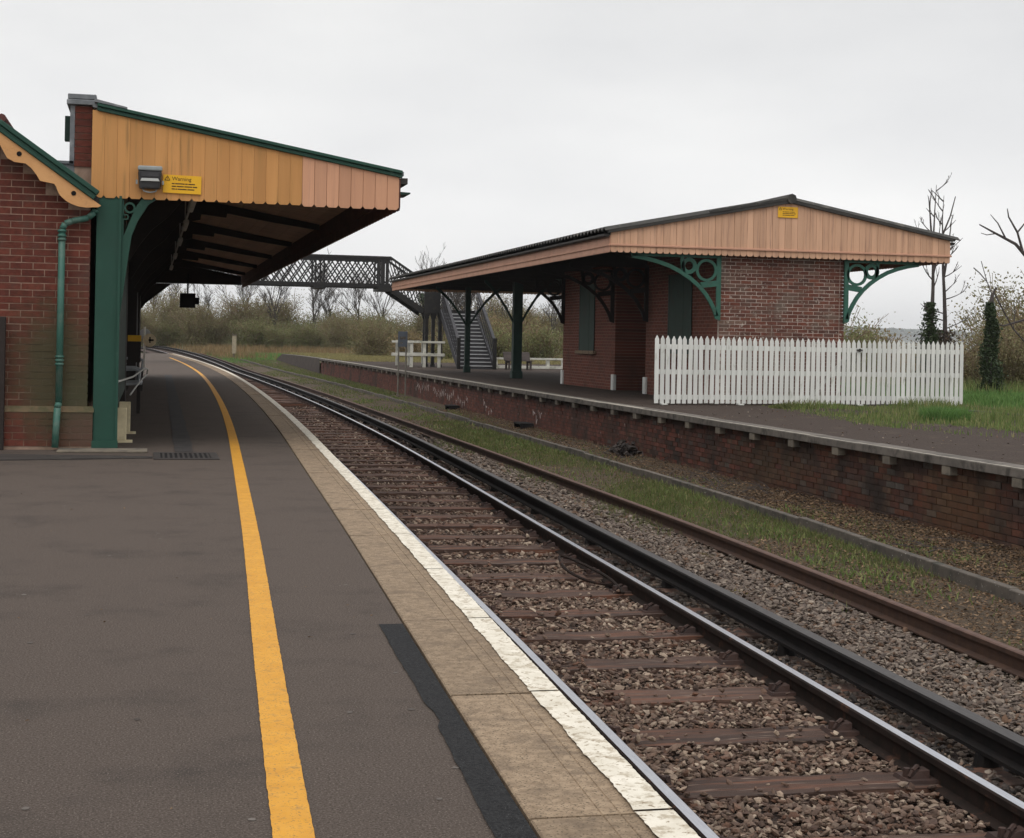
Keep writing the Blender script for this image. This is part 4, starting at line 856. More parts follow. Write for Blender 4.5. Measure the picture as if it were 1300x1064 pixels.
sl2 = empty('strip_light', (.45, 19, 2.78), 'row of white strip lights and conduit under the left canopy', 'strip light')
for (y0, y1) in ((17.9, 19.6), (21.6, 23.2), (25.6, 27.2), (30.5, 32.0), (36, 37.5)):
    m = MB(); m.box((-.035, y0-19, -.04), (.035, y1-19, .015)); bevel(m.build('fitting', 'tube_white', sl2), .01)
m = MB(); m.box((-.012, -1.1, .016), (.012, 19, .034)); m.build('conduit', 'tube_white', sl2)
m = MB()
for y in (18.6, 22.4, 26.4, 31, 36.8): m.tube((0, y-19, .034), (0, y-19, cz(.45)-2.82), .008, .008, 6)
m.build('hanger', 'tube_white', sl2)
hb = empty('monitor', (1.05, 46.6, 2.03), 'black box monitor hanging below the far end of the left canopy', 'monitor')
m = MB(); m.box((-.22, -.12, 0), (.22, .12, .42)); bevel(m.build('screen_case', 'gap_black', hb), .01); m = MB(); m.tube((0, 0, .42), (0, 0, 1.0), .025, .025, 8); m.build('hanger', 'gap_black', hb)
m = MB(); m.box((.221, -.1, .1), (.33, .1, .30)); m.build('hood', 'gap_black', hb)

# things along the left building's front
def led_bench(y, label):
    b = empty('bench', (-.52, y, 0), label, 'bench', 'grey benches along the left building')
    m = MB(); m.hexa([(0, -.7, .43), (.42, -.7, .45), (.42, .7, .45), (0, .7, .43)], [(0, -.7, .47), (.42, -.7, .49), (.42, .7, .49), (0, .7, .47)]); bevel(m.build('seat', 'metal_grey', b), .012)
    m = MB(); m.hexa([(-.02, -.7, .55), (.03, -.7, .55), (.03, .7, .55), (-.02, .7, .55)], [(-.10, -.7, .95), (-.06, -.7, .95), (-.06, .7, .95), (-.10, .7, .95)]); bevel(m.build('backrest', 'seat_blue', b), .012)
    for s in (-.62, .62):
        for lx in (.02, .34): m = MB(); m.box((lx, s-.03, 0), (lx+.05, s+.03, .44)); m.build('leg', 'door_brown', b)
        m = MB(); m.path([(.36, s, .46), (.38, s, .66), (.30, s, .70), (0, s, .70)], .02, 6); m.build('armrest', 'metal_grey', b)
led_bench(36.0, 'far grey bench standing past the rope along the left building front')
led_bench(26.0, 'near grey bench by the hanging rope along the left building front')
m = MB(); m.path([(-.33, 17.8, .72), (-.2, 21, .69), (-.06, 24, .74), (-.02, 25, .70), (-.03, 25.1, .62), (-.1, 24.6, .56), (-.2, 24, .44), (-.26, 23.6, .36)], .012, 6); m.build('rope', 'tube_white', label='pale rope strung from the green end post to the bench', cat='rope')
for i, (y, x) in enumerate(((18.6, -.24), (20.2, -.215))):
    t = empty('trestle_leg', (x, y, 0), ['nearer cream trestle standing behind the green post', 'farther cream trestle standing behind the green post'][i], 'trestle', 'cream trestles behind the green post')
    m = MB(); m.box((-.14, -.03, .03), (.0, .03, .40)); bevel(m.build('upright', 'cream_paint', t), .006); m = MB(); m.box((-.14, -.035, 0), (.07, .035, .03)); m.build('foot', 'cream_paint', t)
ns_ = empty('notice_box', (-.24, 31, 1.1), 'black notice box with a yellow band on the left building front', 'notice')
m = MB(); m.box((-.16, -.08, -.4), (.08, .08, .0)); m.build('case', 'door_brown', ns_); m = MB(); m.box((-.165, -.085, .003), (.085, .085, .12)); m.build('band', 'sign_yellow', ns_)
rs = empty('round_sign', (-.0, 48.6, 1.06), 'round cream sign at the far end of the left building', 'sign')
m = MB(); m.tube((0, -.02, 0), (0, .02, 0), .20, .20, 24); m.build('disc', 'cream_paint', rs)
m = MB(); m.box((-.03, -.026, -.02), (.12, -.021, .03)); m.box((-.01, -.026, -.08), (.03, -.021, .1)); m.build('mark', 'gap_black', rs); m = MB(); m.tube((-.15, .05, -1.0), (-.15, .05, .4), .03, .03, 8); m.build('post', 'white_fence_old', rs)
m = MB(); m.tube((-.14, .1, .18), (-.14, .14, .18), .17, .17, 20); m.build('disc', 'metal_grey', rs)

# drain grating and channel set in the asphalt
dg = empty('drain', (0, 16.5, 0), 'iron drain grating and channel set in the asphalt by the green post', 'drain')
m = MB(); m.box((.06, -.44, .002), (.71, -.36, .012)); m.box((.06, .36, .002), (.71, .44, .012)); m.box((.06, -.36, .002), (.13, .36, .012)); m.box((.63, -.36, .002), (.71, .36, .012)); bevel(m.build('frame', 'drain_iron', dg), .004)
for i in range(10):
    x = .15+.05*i; m = MB(); m.box((x, -.35, .002), (x+.022, .35, .009)); m.build('bar', 'drain_iron', dg)
m = MB(); m.box((.13, -.36, .0015), (.63, .36, .0035)); m.build('pit', 'gap_black', dg)
m = MB(); m.hexa([(-2.6, -.9, .001), (.05, -.30, .001), (.05, -.12, .001), (-2.6, .30, .001)], [(-2.6, -.9, .012), (.05, -.30, .012), (.05, -.12, .012), (-2.6, .3, .012)]); m.build('channel', 'drain_iron', dg)

# ================================================================== RIGHT PLATFORM BUILDING
pb = empty('platform_building', (0, 0, 0), 'red brick platform building with peach gabled canopy and boarded windows on the right platform', 'building')
X0, X1, Y0, Y1 = 12.06, 14.94, 32.40, 45.6
m = MB(); m.box((X0+.004, Y0+.004, 0), (X1, Y0+.1, 3.35)); we = m.build('end_wall', 'mortar_weathered', pb)
m = MB(); m.box((-(BW/2-.006), 0, 0), (BW/2-.006, .1, BH-.010)); w_s = m.mesh('brick', 'brick_weathered')
m = MB(); m.box((-(BW/4-.006), 0, 0), (BW/4-.006, .1, BH-.010)); w_h = m.mesh('brick', 'brick_weathered')
z = 1.16-.0; i = 0; nbk = 0
low_ = MB()
while z < 3.28:
    x = X0
    if i % 2: put('brick', w_h, we, (x+BW/4, Y0, z)); x += BW/2
    while x < X1-.02:
        wl = min(BW, X1-x)
        if wl > BW*.8: put('brick', w_s, we, (x+BW/2, Y0+random.uniform(-.004, .004), z)); nbk += 1; x += BW
        else: put('brick', w_h, we, (x+BW/4, Y0, z)); x += BW/2; nbk += 1
    z += BH; i += 1
z = 1.16-BH
while z > -.01:
    x = X0+(BW/2 if i % 2 else 0)
    while x < X1-.1: low_.box((x+.006, Y0+random.uniform(-.003, .003), z), (x+BW-.006, Y0+.1, z+BH-.01)); x += BW
    z -= BH; i += 1
low_.build('brickwork_behind_fence', 'brick_weathered', we, kind='stuff')
m = MB()
RC0, RC1, RD = 37.55, 40.2, 1.3
m.box((X0, Y0+.101, 0), (X1, RC0, 3.35)); m.build('front_wall', 'brickwork_front', pb)
m = MB(); m.box((X0+RD, RC0+.001, 0), (X1-.002, RC1-.001, 3.35)); m.build('recess_wall', 'brickwork_front', pb)
m = MB(); m.box((X0+RD-.06, RC0+.55, 0), (X0+RD-.002, RC1-.45, 2.15)); dr = bevel(m.build('shade_door', 'door_brown', pb), .006)  # dark door and frame added only to imitate the deep shade of the recess
m = MB(); m.box((X0+RD-.09, RC0+.45, 0), (X0+RD-.001, RC0+.549, 2.25)); m.box((X0+RD-.09, RC1-.449, 0), (X0+RD-.001, RC1-.35, 2.25)); m.box((X0+RD-.09, RC0+.549, 2.151), (X0+RD-.001, RC1-.449, 2.25)); m.build('frame', 'green_dark', dr)
m = MB(); m.box((X0, RC1, 0), (X1, Y1, 3.35)); m.build('front_wall', 'brickwork_front', pb)
m = MB(); m.box((X0+.02, Y1+.001, 0), (X1-.02, Y1+.02, 3.35)); m.build('far_wall', 'brickwork_side', pb)
for (y0, y1, zb, zt) in ((42.2, 43.7, 1.03, 2.9), (34.15, 35.75, 1.03, 2.9)):
    m = MB(); m.box((X0-.012, y0, zb), (X0+.0, y1, zt)); w = m.build('boarded_window', 'green_dark', pb)
    for q in range(3):
        m = MB(); m.box((X0-.028-.003*(q % 2), y0+.01+(y1-y0-.02)*q/3+.004, zb+.005), (X0-.0125, y0+.01+(y1-y0-.02)*(q+1)/3-.004, zt)); bevel(m.build('board', 'green_board', w), .003)
    m = MB(); m.box((X0-.035, y0-.03, zb-.001), (X0-.0255, y0+.04, zt)); m.box((X0-.035, y1-.04, zb), (X0-.0255, y1+.03, zt)); m.build('frame', 'green_dark', w)
    m = MB(); m.box((X0-.10, y0-.22, zb-.10), (X0-.001, y1+.22, zb-.002)); bevel(m.build('sill', 'coping_stone', w), .008)
for y in (RC0-.06, RC1+.06, Y1-.05):
    m = MB(); m.box((X0-.05, y-.12, .0), (X0+.03, y+.12, .42)); bevel(m.build('corner_guard', 'white_paint', pb), .01)
# gable with boards
GY = 32.15; GX0, GX1, GPX = 9.50, 17.40, 13.56; ZE, ZP, ZER = 3.62, 4.40, 3.70; ZM, ZBOT = 3.345, 3.185
def gz(x): return ZE+(ZP-ZE)*(x-GX0)/(GPX-GX0) if x < GPX else ZP+(ZER-ZP)*(x-GPX)/(GX1-GPX)
nb = 54
for i in range(nb):
    x0 = GX0+(GX1-GX0)*i/nb+.002; x1 = GX0+(GX1-GX0)*(i+1)/nb-.002; dy = random.uniform(-.004, .004)
    m = MB(); m.prism(board_poly(x0, x1, ZBOT, gz(x0)-.02, gz(x1)-.02, .016, .045), lambda a, b: (a, GY-.012+dy, b), lambda a, b: (a, GY+.012+dy, b))
    bevel(m.build('gable_board', 'board_peach', pb), .003)
m = MB(); m.prism([(GX0+.03, 3.27), (GX1-.03, 3.27), (GX1-.03, gz(GX1)-.06), (GPX, ZP-.06), (GX0+.03, gz(GX0)-.06)], lambda a, b: (a, GY+.018, b), lambda a, b: (a, GY+.05, b)); m.build('gable_backing', 'soffit_beam', pb)
m = MB(); m.box((GX0-.015, GY-.045, ZM-.025), (GX1+.01, GY-.0165, ZM+.018)); bevel(m.build('gable_moulding', 'peach_trim', pb), .006)
# roof: corrugated sheets, verge, ridge
CYE = 63.0
def roof_side(xa, za, xb, zb, name, nw=110):
    m = MB(); vs = []; steps = nw*2
    for i in range(steps+1):
        y = GY-.08+(CYE-GY+.1)*i/steps; h = .08 if i % 2 else 0
        vs += [(xa, y, za+h), (xb, y, zb+h)]
    m.add(vs, [(2*i, 2*i+1, 2*i+3, 2*i+2) for i in range(steps)])
    o = m.build(name, 'roof_sheet', pb); s = o.modifiers.new('thickness', 'SOLIDIFY'); s.thickness = .015; return o
roof_side(GX0-.14, gz(GX0)-.03+.05, GPX+.02, ZP+.06, 'roof_slope'); roof_side(GPX-.02, ZP+.06, GX1+.22, ZER-.05+.05, 'roof_slope')
m = MB()
for (a, b) in (((GX0-.06, gz(GX0)-.012), (GPX, ZP)), ((GPX, ZP), (GX1+.05, ZER-.01))):
    m.hexa([(a[0], GY-.075, a[1]-.018), (b[0], GY-.075, b[1]-.018), (b[0], GY+.05, b[1]-.018), (a[0], GY+.05, a[1]-.018)], [(a[0], GY-.075, a[1]+.045), (b[0], GY-.075, b[1]+.045), (b[0], GY+.05, b[1]+.045), (a[0], GY+.05, a[1]+.045)])
m.build('verge', 'gutter_black', pb)
m = MB(); m.tube((GPX, GY-.11, ZP+.07), (GPX, CYE, ZP+.07), .11, .11, 8); m.build('ridge', 'roof_sheet', pb)
for q in range(5):                                                   # broken capping pieces along the left verge near the ridge
    x = GPX-.25-.36*q; m = MB(); m.hexa([(x-.18, GY-.09, gz(x-.18)+.052), (x+.17, GY-.09, gz(x+.17)+.052), (x+.17, GY+.2, gz(x+.17)+.052), (x-.18, GY+.2, gz(x-.18)+.052)], [(x-.18, GY-.09, gz(x-.18)+.10), (x+.17, GY-.09, gz(x+.17)+.115), (x+.17, GY+.2, gz(x+.17)+.115), (x-.18, GY+.2, gz(x-.18)+.10)]); m.build('verge_tile', 'roof_sheet', pb)
m = MB()                                                            # ceiling under the roof
m.hexa([(GX0+.05, GY+.06, gz(GX0)-.10), (GPX, GY+.06, ZP-.10), (GPX, CYE-.04, ZP-.10), (GX0+.05, CYE-.04, gz(GX0)-.10)], [(GX0+.05, GY+.06, gz(GX0)-.03), (GPX, GY+.06, ZP-.03), (GPX, CYE-.04, ZP-.03), (GX0+.05, CYE-.04, gz(GX0)-.03)])
m.hexa([(GPX, GY+.06, ZP-.10), (GX1-.05, GY+.06, ZER-.10), (GX1-.05, CYE-.04, ZER-.10), (GPX, CYE-.04, ZP-.10)], [(GPX, GY+.06, ZP-.03), (GX1-.05, GY+.06, ZER-.03), (GX1-.05, CYE-.04, ZER-.03), (GPX, CYE-.04, ZP-.03)])
m.build('ceiling', 'soffit_beam', pb)
for y in (48.5, 51.7, 55, 58.4, 60.8, 62.9):
    m = MB(); m.prism([(GX0+.1, 3.28), (GX1-.1, 3.28), (GX1-.1, gz(GX1)-.105), (GPX, ZP-.105), (GX0+.1, gz(GX0)-.105)], lambda a, b: (a, y-.05, b), lambda a, b: (a, y+.05, b)); m.build('roof_truss', 'soffit_beam', pb)
# eaves: fascia, valance, gutter on both long sides
for (x, s) in ((GX0, -1), (GX1, 1)):
    zt = gz(x)-.08
    m = MB(); m.box((x-.013, GY+.013, ZM), (x+.013, CYE, zt)); m.build('eaves_fascia', 'peach_trim', pb)
    m = MB(); m.box((x-.016 if s < 0 else x+.014, GY-.017, ZM-.022), (x-.014 if s < 0 else x+.016, CYE, ZM+.016)); m.box((x+(-.04 if s < 0 else .014), GY-.0165, ZM-.022), (x+(-.0165 if s < 0 else .04), CYE, ZM+.015)); m.build('eaves_moulding', 'peach_trim', pb)
    m = MB(); n_ = 212
    for i in range(n_):
        y0 = GY+.014+(CYE-GY-.02)*i/n_; y1 = GY+.014+(CYE-GY-.02)*(i+1)/n_-.004
        m.prism(board_poly(y0, y1, ZBOT, ZM-.001, ZM-.001, .016, .045), lambda a, b: (x-.012, a, b), lambda a, b: (x+.012, a, b))
    m.build('valance_boards', 'peach_trim', pb, kind='stuff')
    m = MB(); pr_ = [(-.06, 0), (-.055, -.04), (-.02, -.065), (.02, -.065), (.055, -.04), (.06, 0)]
    gx_ = x+s*.075
    m.sweep(pr_, [((gx_, GY+.02, zt+.035), (1, 0)), ((gx_, CYE, zt+.035), (1, 0))], 0); m.build('gutter', 'gutter_black', pb)
m = MB()                                                            # far gable: boards and valance
for i in range(nb):
    x0 = GX0+(GX1-GX0)*i/nb+.002; x1 = GX0+(GX1-GX0)*(i+1)/nb-.002
    m.prism(board_poly(x0, x1, ZBOT, gz(x0)-.02, gz(x1)-.02, .016, .045), lambda a, b: (a, CYE-.012, b), lambda a, b: (a, CYE+.012, b))
m.build('far_gable_boards', 'board_peach', pb, kind='stuff')
# cast iron spandrel brackets
def spandrel(mirror, x_wall, reach=1.98, drop=1.32, yc=GY+.17, mat='green_iron', par=pb, ztop=3.205, th=.05, axis='x'):
    m = MB(); s = -1 if mirror else 1
    def f(a, b, y): return (x_wall-s*a, y, ztop-b) if axis == 'x' else (x_wall, yc+a, ztop-b)
    def F0(a, b): return f(a, b, yc-th/2) if axis == 'x' else (x_wall-th/2, yc+a, ztop-b)
    def F1(a, b): return f(a, b, yc+th/2) if axis == 'x' else (x_wall+th/2, yc+a, ztop-b)
    k_ = reach/1.98; kd = drop/1.32
    m.prism([(0, 0), (reach*1.03, 0), (reach*1.03, .07), (0, .07)], F0, F1); m.prism([(0, .07), (.10, .07), (.10, drop), (0, drop)], F0, F1)
    m.prism([(-.0, drop), (.14, drop-.03), (.12, drop+.06), (0, drop+.10)], F0, F1)
    arc = [(2.02, .07), (1.72, .115), (1.44, .18), (1.17, .265), (.93, .38), (.70, .52), (.50, .68), (.35, .84), (.24, 1.0), (.15, 1.16), (.09, 1.31)]
    arc = [(a*k_, b*kd) for a, b in arc]
    w = .085
    for p, q in zip(arc, arc[1:]):
        d_ = (q[0]-p[0], q[1]-p[1]); l = math.hypot(*d_) or 1; n_ = (d_[1]/l*w*.5, -d_[0]/l*w*.5)
        m.prism([(p[0]-n_[0], p[1]-n_[1]), (q[0]-n_[0], q[1]-n_[1]), (q[0]+n_[0], q[1]+n_[1]), (p[0]+n_[0], p[1]+n_[1])], F0, F1)
    def ring(cx, cz_, r, w_, n=22):
        for i in range(n):
            t0, t1 = 2*math.pi*i/n, 2*math.pi*(i+1)/n
            m.prism([(cx+q*math.cos(t), cz_+q*math.sin(t)) for q, t in ((r-w_/2, t0), (r+w_/2, t0), (r+w_/2, t1), (r-w_/2, t1))], F0, F1)
    ring(.335*k_, .335*kd, .215, .06); ring(.735*k_, .25*kd, .135, .085)
    m.prism([(.86*k_, .07), (.94*k_, .07), (.90*k_, .36*kd), (.82*k_, .40*kd)], F0, F1); m.prism([(.10, .55*kd), (.48*k_, .60*kd), (.42*k_, .72*kd), (.10, .68*kd)], F0, F1)
    return m.build('bracket', mat, par)
spandrel(False, X0-.005); spandrel(True, X1+.005, reach=1.75)
for y in (RC0-.15, RC1+.15, Y1-.12): spandrel(False, X0-.005, yc=y, mat='soffit_beam')  # inner brackets coloured near-black to imitate the shade under the canopy
spandrel(False, X0+.1, reach=1.3, drop=1.1, yc=Y1+.03, axis='y', mat='green_dark')  # darker green than the end brackets, canopy shade put into the colour
# canopy posts with curved braces
def canopy_post(x, y, w, reach):
    m = MB(); m.box((x-w/2, y-w/2, 0), (x+w/2, y+w/2, 3.3)); m.box((x-w/2-.03, y-w/2-.03, 0), (x+w/2+.03, y+w/2+.03, .25)); p = bevel(m.build('canopy_post', 'green_dark', pb), .015, 2)
    for s in (-1, 1):
        m = MB(); P = [(w/2*.8, 1.85), (w/2+reach*.18, 2.22), (w/2+reach*.5, 2.72), (w/2+reach*.8, 3.06), (w/2+reach*1.02, 3.25)]
        for a, b in zip(P, P[1:]): m.prism([(x+s*a[0], a[1]-.05), (x+s*b[0], b[1]-.05), (x+s*b[0], b[1]+.07), (x+s*a[0], a[1]+.09)], lambda q, r_: (q, y-.045, r_), lambda q, r_: (q, y+.045, r_))
        m.build('brace', 'green_dark', p)
canopy_post(12.06, 51.7, .30, .98); canopy_post(12.06, 60.2, .20, 1.15)
ws = warn_sign((GPX-.29, GY-.02, 4.06), .46, .235, 'small yellow Warning plate under the ridge of the peach gable')

# ---- white picket fence in front of the building
A = Vector((10.13, 30.92, 0)); B = Vector((17.72, 32.05, 0)); Lf = (B-A).length; ang = math.atan2(B.y-A.y, B.x-A.x)
pf = empty('picket_fence', A, 'white picket fence across the right platform in front of the brick building', 'fence', None, None, (0, 0, ang))
m = MB(); pw_ = .092
m.prism([(0, .03), (pw_, .03), (pw_, 1.35), (pw_/2, 1.435), (0, 1.35)], lambda a, b: (a, -.022, b), lambda a, b: (a, 0, b)); pk = m.mesh('picket', 'white_paint')
npk = 60
for i in range(npk):
    o = put('picket', pk, pf, (i*(Lf-pw_)/(npk-1), random.uniform(-.003, .003), random.uniform(-.008, .008)), (0, random.uniform(-.009, .009), 0)); bevel(o, .004)
for z in (.16, .68, 1.20):
    m = MB(); m.box((.02, .001, z-.05), (Lf-.02, .05, z+.05)); bevel(m.build('rail', 'white_paint', pf), .004)
for q_ in (1, 15, 29, 38, 57):
    x = q_*(Lf-pw_)/(npk-1)+.054
    m = MB(); m.box((x, .051, -.0), (x+.055, .10, 1.25)); m.box((x-.02, -.06, 0), (x+.11, .05, .028)); bevel(m.build('post', 'white_paint', pf), .005)
m = MB(); m.hexa([(3.75, .051, .2), (3.86, .051, .2), (3.86, .08, .2), (3.75, .08, .2)], [(4.72, .051, 1.17), (4.83, .051, 1.17), (4.83, .08, 1.17), (4.72, .08, 1.17)]); m.build('gate_brace', 'white_paint', pf)
m = MB(); m.box((4.86, -.055, 1.19), (5.0, -.0245, 1.22)); m.tube((4.93, -.06, 1.205), (4.93, -.03, 1.205), .035, .035, 10); m.build('latch', 'drain_iron', pf)

# ---- timber edging, grass on the right platform
m = MB(); m.box((-.06, -1.45, 0), (.06, 1.45, .07)); bevel(m.build('timber_edging', 'bench_wood', None, (15.85, 27.95, 0), label='weathered timber beam lying in the grass at the fence end', cat='timber'), .01).rotation_euler = (0, 0, .12)
Xg = RNG.uniform(10.6, 19.5, 52000); Yg = RNG.uniform(18.5, 31.6, 52000)
bnd = np.interp(Yg, [18.5, 20.3, 21.6, 23.6, 27, 30.4, 31.6], [12.6, 12.2, 11.75, 11.45, 12.0, 12.6, 12.4])
k = (Xg > bnd+RNG.normal(0, .12, len(Xg))) & (patchy(Xg, Yg, 1.1, 21)+.22 > RNG.normal(.0, .5, len(Xg))) & (Yg < 30.75+(Xg-10.13)*.149); Xg, Yg = Xg[k], Yg[k]
blades('grass', Xg, Yg, np.full(len(Xg), -.004), RNG.uniform(.035, .21, len(Xg))*(.8+.4*patchy(Xg, Yg, 1.3, 8))*np.clip(.5+(Xg-np.interp(Yg, [18.5, 20.3, 21.6, 23.6, 27, 30.4, 31.6], [12.6, 12.2, 11.75, 11.45, 12.0, 12.6, 12.4]))*.5, .5, 1.0), RNG.uniform(.01, .02, len(Xg)), 'grass_blade', 'tall yellow green weeds growing on the right platform before the fence', .55)
k_ = 3200; a = RNG.uniform(0, 2*math.pi, k_); q = np.sqrt(RNG.random(k_))*.42; blades('grass', 13.55+np.cos(a)*q, 25.1+np.sin(a)*q, np.full(k_, -.004), RNG.uniform(.12, .30, k_), RNG.uniform(.008, .014, k_), 'grass_lush', 'thick round tuft of bright green grass on the right platform', .9)
k_ = 2200; a = RNG.uniform(0, 2*math.pi, k_); q = np.sqrt(RNG.random(k_))*.5; blades('grass', 12.75+np.cos(a)*q, 29.9+np.sin(a)*q*.8, np.full(k_, -.004), RNG.uniform(.03, .16, k_)*(1.25-q*1.6), RNG.uniform(.01, .02, k_), 'grass_track', 'dark green weeds at the foot of the picket fence', .7)
Xg = RNG.uniform(17.9, 40, 60000); Yg = RNG.uniform(29, 48, 60000); blades('grass', Xg, Yg, -.004-np.maximum(0, Xg-24)*.05, RNG.uniform(.06, .2, len(Xg)), RNG.uniform(.018, .03, len(Xg)), 'grass_lush', 'bright green grass bank beyond the end of the picket fence', .6)
m = MB(); m.add([(24, -8, -.006), (60, -8, -1.0), (60, 93, -1.0), (24, 93, -.006)], [(0, 1, 2, 3)]); m.build('grass_bank', 'grass_soil', kind='structure')
m = MB(); m.add([(17.8, 28.6, .003), (24.02, 28.6, .003), (24.02, 60, .003), (17.8, 60, .003)], [(0, 1, 2, 3)]); m.build('grass_strip', 'grass_soil', kind='structure')

# loose chips and leaves on both platforms
X = RNG.uniform(9.5, 13, 260); Yv = RNG.uniform(15, 31, 260); stones('grit', X, Yv, np.full(260, .004), RNG.uniform(.006, .02, 260), 'stone_grey', 'loose grit scattered over the right platform asphalt')
m = MB()
for i in range(140):
    y = 3.3+13*random.random()**1.5; x = random.uniform(-1.6-.05*y, edge(y)-COPW-.1); r_ = random.uniform(.004, .014); k = 7; c = [(x+r_*random.uniform(.7, 1.2)*math.cos(6.283*q/k), y+1.2*r_*random.uniform(.7, 1.2)*math.sin(6.283*q/k), .0022) for q in range(k)]
    m.add(c, [tuple(range(k))])
m.build('gum_spots', 'asphalt_spot', kind='stuff', label='pale worn spots and chewing gum trodden into the left platform')
X = RNG.uniform(-1.4, 1.0, 46); Yv = RNG.uniform(4, 17, 46); flakes('leaf_scrap', X, Yv, np.full(46, .01), RNG.uniform(.006, .013, 46), 'dead_leaf', 'scraps of dry leaf lying on the left platform asphalt')

# ================================================================== FOOTBRIDGE
fb = empty('footbridge', (0, 0, 0), 'black lattice footbridge with grey stairs down to the right platform', 'footbridge')
BX0, BX1, BZ0, BZ1 = -4.8, 10.65, 3.66, 5.0; YA, YB = 71.3, 72.9
for yy in (YA, YB):
    m = MB(); m.box((BX0, yy-.06, BZ1-.10), (BX1, yy+.06, BZ1)); m.box((BX0, yy-.03, BZ1-.2), (BX1, yy+.03, BZ1-.101)); m.build('top_chord', 'bridge_black', fb)
    m = MB(); m.box((BX0, yy-.07, BZ0-.10), (BX1, yy+.07, BZ0)); m.box((BX0, yy-.03, BZ0+.001), (BX1, yy+.03, BZ0+.08)); m.build('bottom_chord', 'bridge_black', fb)
    for x in (BX0+.1, -1.6, 1.9, 4.2, 7.24, 7.62, 10.15, 10.32, 10.5):
        m = MB(); wd = .035 if x < 10.2 or x > 10.6 else .07; m.box((x-wd, yy-.05, BZ0), (x+wd, yy+.05, BZ1-.2)); m.build('upright', 'bridge_black', fb)
m = MB(); m.box((BX0, YA+.071, BZ0-.06), (BX1, YB-.071, BZ0-.01)); m.build('deck', 'bridge_black', fb)
for (xa_, xb__, dz_) in ((7.2, 7.7, .2), (10.1, 10.75, .24)): m = MB(); m.box((xa_, YA-.1, BZ0-dz_), (xb__, YB+.1, BZ0-.101)); m.build('bearer', 'bridge_black', fb)
def bar_mesh(dx, dz, w=.030, t=.012):
    m = MB(); l = math.hypot(dx, dz); nx_, nz_ = -dz/l*w, dx/l*w
    m.prism([(-nx_, -nz_), (nx_, nz_), (dx+nx_, dz+nz_), (dx-nx_, dz-nz_)], lambda a, b: (a, -t/2, b), lambda a, b: (a, t/2, b)); return m.mesh('lattice_bar', 'bridge_black')
HB = BZ1-.15-BZ0-.02; DX = .80; bmA, bmB = bar_mesh(DX, HB), bar_mesh(-DX, HB); pitch = .4
for yy in (YA, YB):
    x = BX0+.1
    while x+DX < BX1:
        put('lattice_bar', bmA, fb, (x, yy+.012, BZ0+.02)); put('lattice_bar', bmB, fb, (x+DX, yy-.012, BZ0+.02)); x += pitch
# first flight down to the landing
FX, FZ, LZ = 12.25, BZ0, 2.62
for yy in (YA, YB):
    m = MB(); m.hexa([(BX1, yy-.05, BZ1-.12), (FX, yy-.05, LZ+1.22), (FX, yy+.05, LZ+1.22), (BX1, yy+.05, BZ1-.12)], [(BX1, yy-.05, BZ1), (FX, yy-.05, LZ+1.34), (FX, yy+.05, LZ+1.34), (BX1, yy+.05, BZ1)]); m.build('handrail', 'bridge_black', fb)
    m = MB(); m.hexa([(BX1, yy-.05, BZ0-.28), (FX, yy-.05, LZ-.28), (FX, yy+.05, LZ-.28), (BX1, yy+.05, BZ0-.28)], [(BX1, yy-.05, BZ0+.03), (FX, yy-.05, LZ+.03), (FX, yy+.05, LZ+.03), (BX1, yy+.05, BZ0+.03)]); m.build('stringer', 'bridge_black', fb)
    sf = (FZ-LZ)/(FX-BX1)
    for k in range(9):
        x = BX1+.02+.18*k
        for s in (1, -1):
            xa, xb_ = (x, x+.5) if s > 0 else (x+.5, x)
            if max(xa, xb_) > FX: continue
            m = MB(); m.tube((xa, yy+.012*s, BZ0+.03-sf*(xa-BX1)), (xb_, yy+.012*s, BZ1-.12-sf*(xb_-BX1)), .028, .028, 4); m.build('lattice_bar', 'bridge_black', fb)
for k in range(6):
    x = BX1+(FX-BX1)*k/6; z = FZ-(FZ-LZ)*(k+1)/7; m = MB(); m.box((x, YA+.06, z-.03), (x+.28, YB-.06, z)); m.build('tread', 'stair_grey', fb)
# landing
SX0, SX1, SYB, SYT = 13.02, 14.62, 67.0, 71.2
m = MB(); m.box((FX, YA-.1, LZ-.14), (SX1+.05, YB+.1, LZ)); m.build('landing', 'bridge_black', fb)
m = MB(); m.box((FX-.02, YA-.08, LZ-.15), (FX+.72, YA-.04, LZ+1.0)); m.build('landing_panel', 'bridge_black', fb)
m = MB(); m.box((FX, YB+.02, LZ+1.0), (SX1+.05, YB+.09, LZ+1.1)); m.build('landing_rail', 'bridge_black', fb)
for k in range(10):
    for s in (1, -1):
        x = FX+.1+.25*k
        if x+.5 > SX1: continue
        m = MB(); m.tube((x if s > 0 else x+.5, YB+.05+.01*s, LZ), (x+.5 if s > 0 else x, YB+.05+.01*s, LZ+1.0), .016, .016, 4); m.build('lattice_bar', 'bridge_black', fb)
for (x, y) in ((FX+.1, 71.25), (FX+.42, 71.3), (FX+.3, 72.9), (SX1-.1, 72.9), (SX1, 71.2), (SX0-.05, 71.2)):
    m = MB(); top_ = LZ-.14 if y > 72 or x < 13 else LZ+1.1; m.box((x-.075, y-.075, 0), (x+.075, y+.075, LZ-.141)); m.box((x-.10, y-.10, 0), (x+.10, y+.10, .12)); m.hexa([(x-.08, y-.08, LZ-.45), (x+.08, y-.08, LZ-.45), (x+.08, y+.08, LZ-.45), (x-.08, y+.08, LZ-.45)], [(x-.16, y-.12, LZ-.142), (x+.16, y-.12, LZ-.142), (x+.16, y+.12, LZ-.142), (x-.16, y+.12, LZ-.142)]); m.build('post', 'bridge_black', fb)
for x in (BX0+.3,):
    for y in (YA, YB): m = MB(); m.box((x-.1, y-.1, 0), (x+.1, y+.1, BZ0-.1)); m.build('post', 'bridge_black', fb)
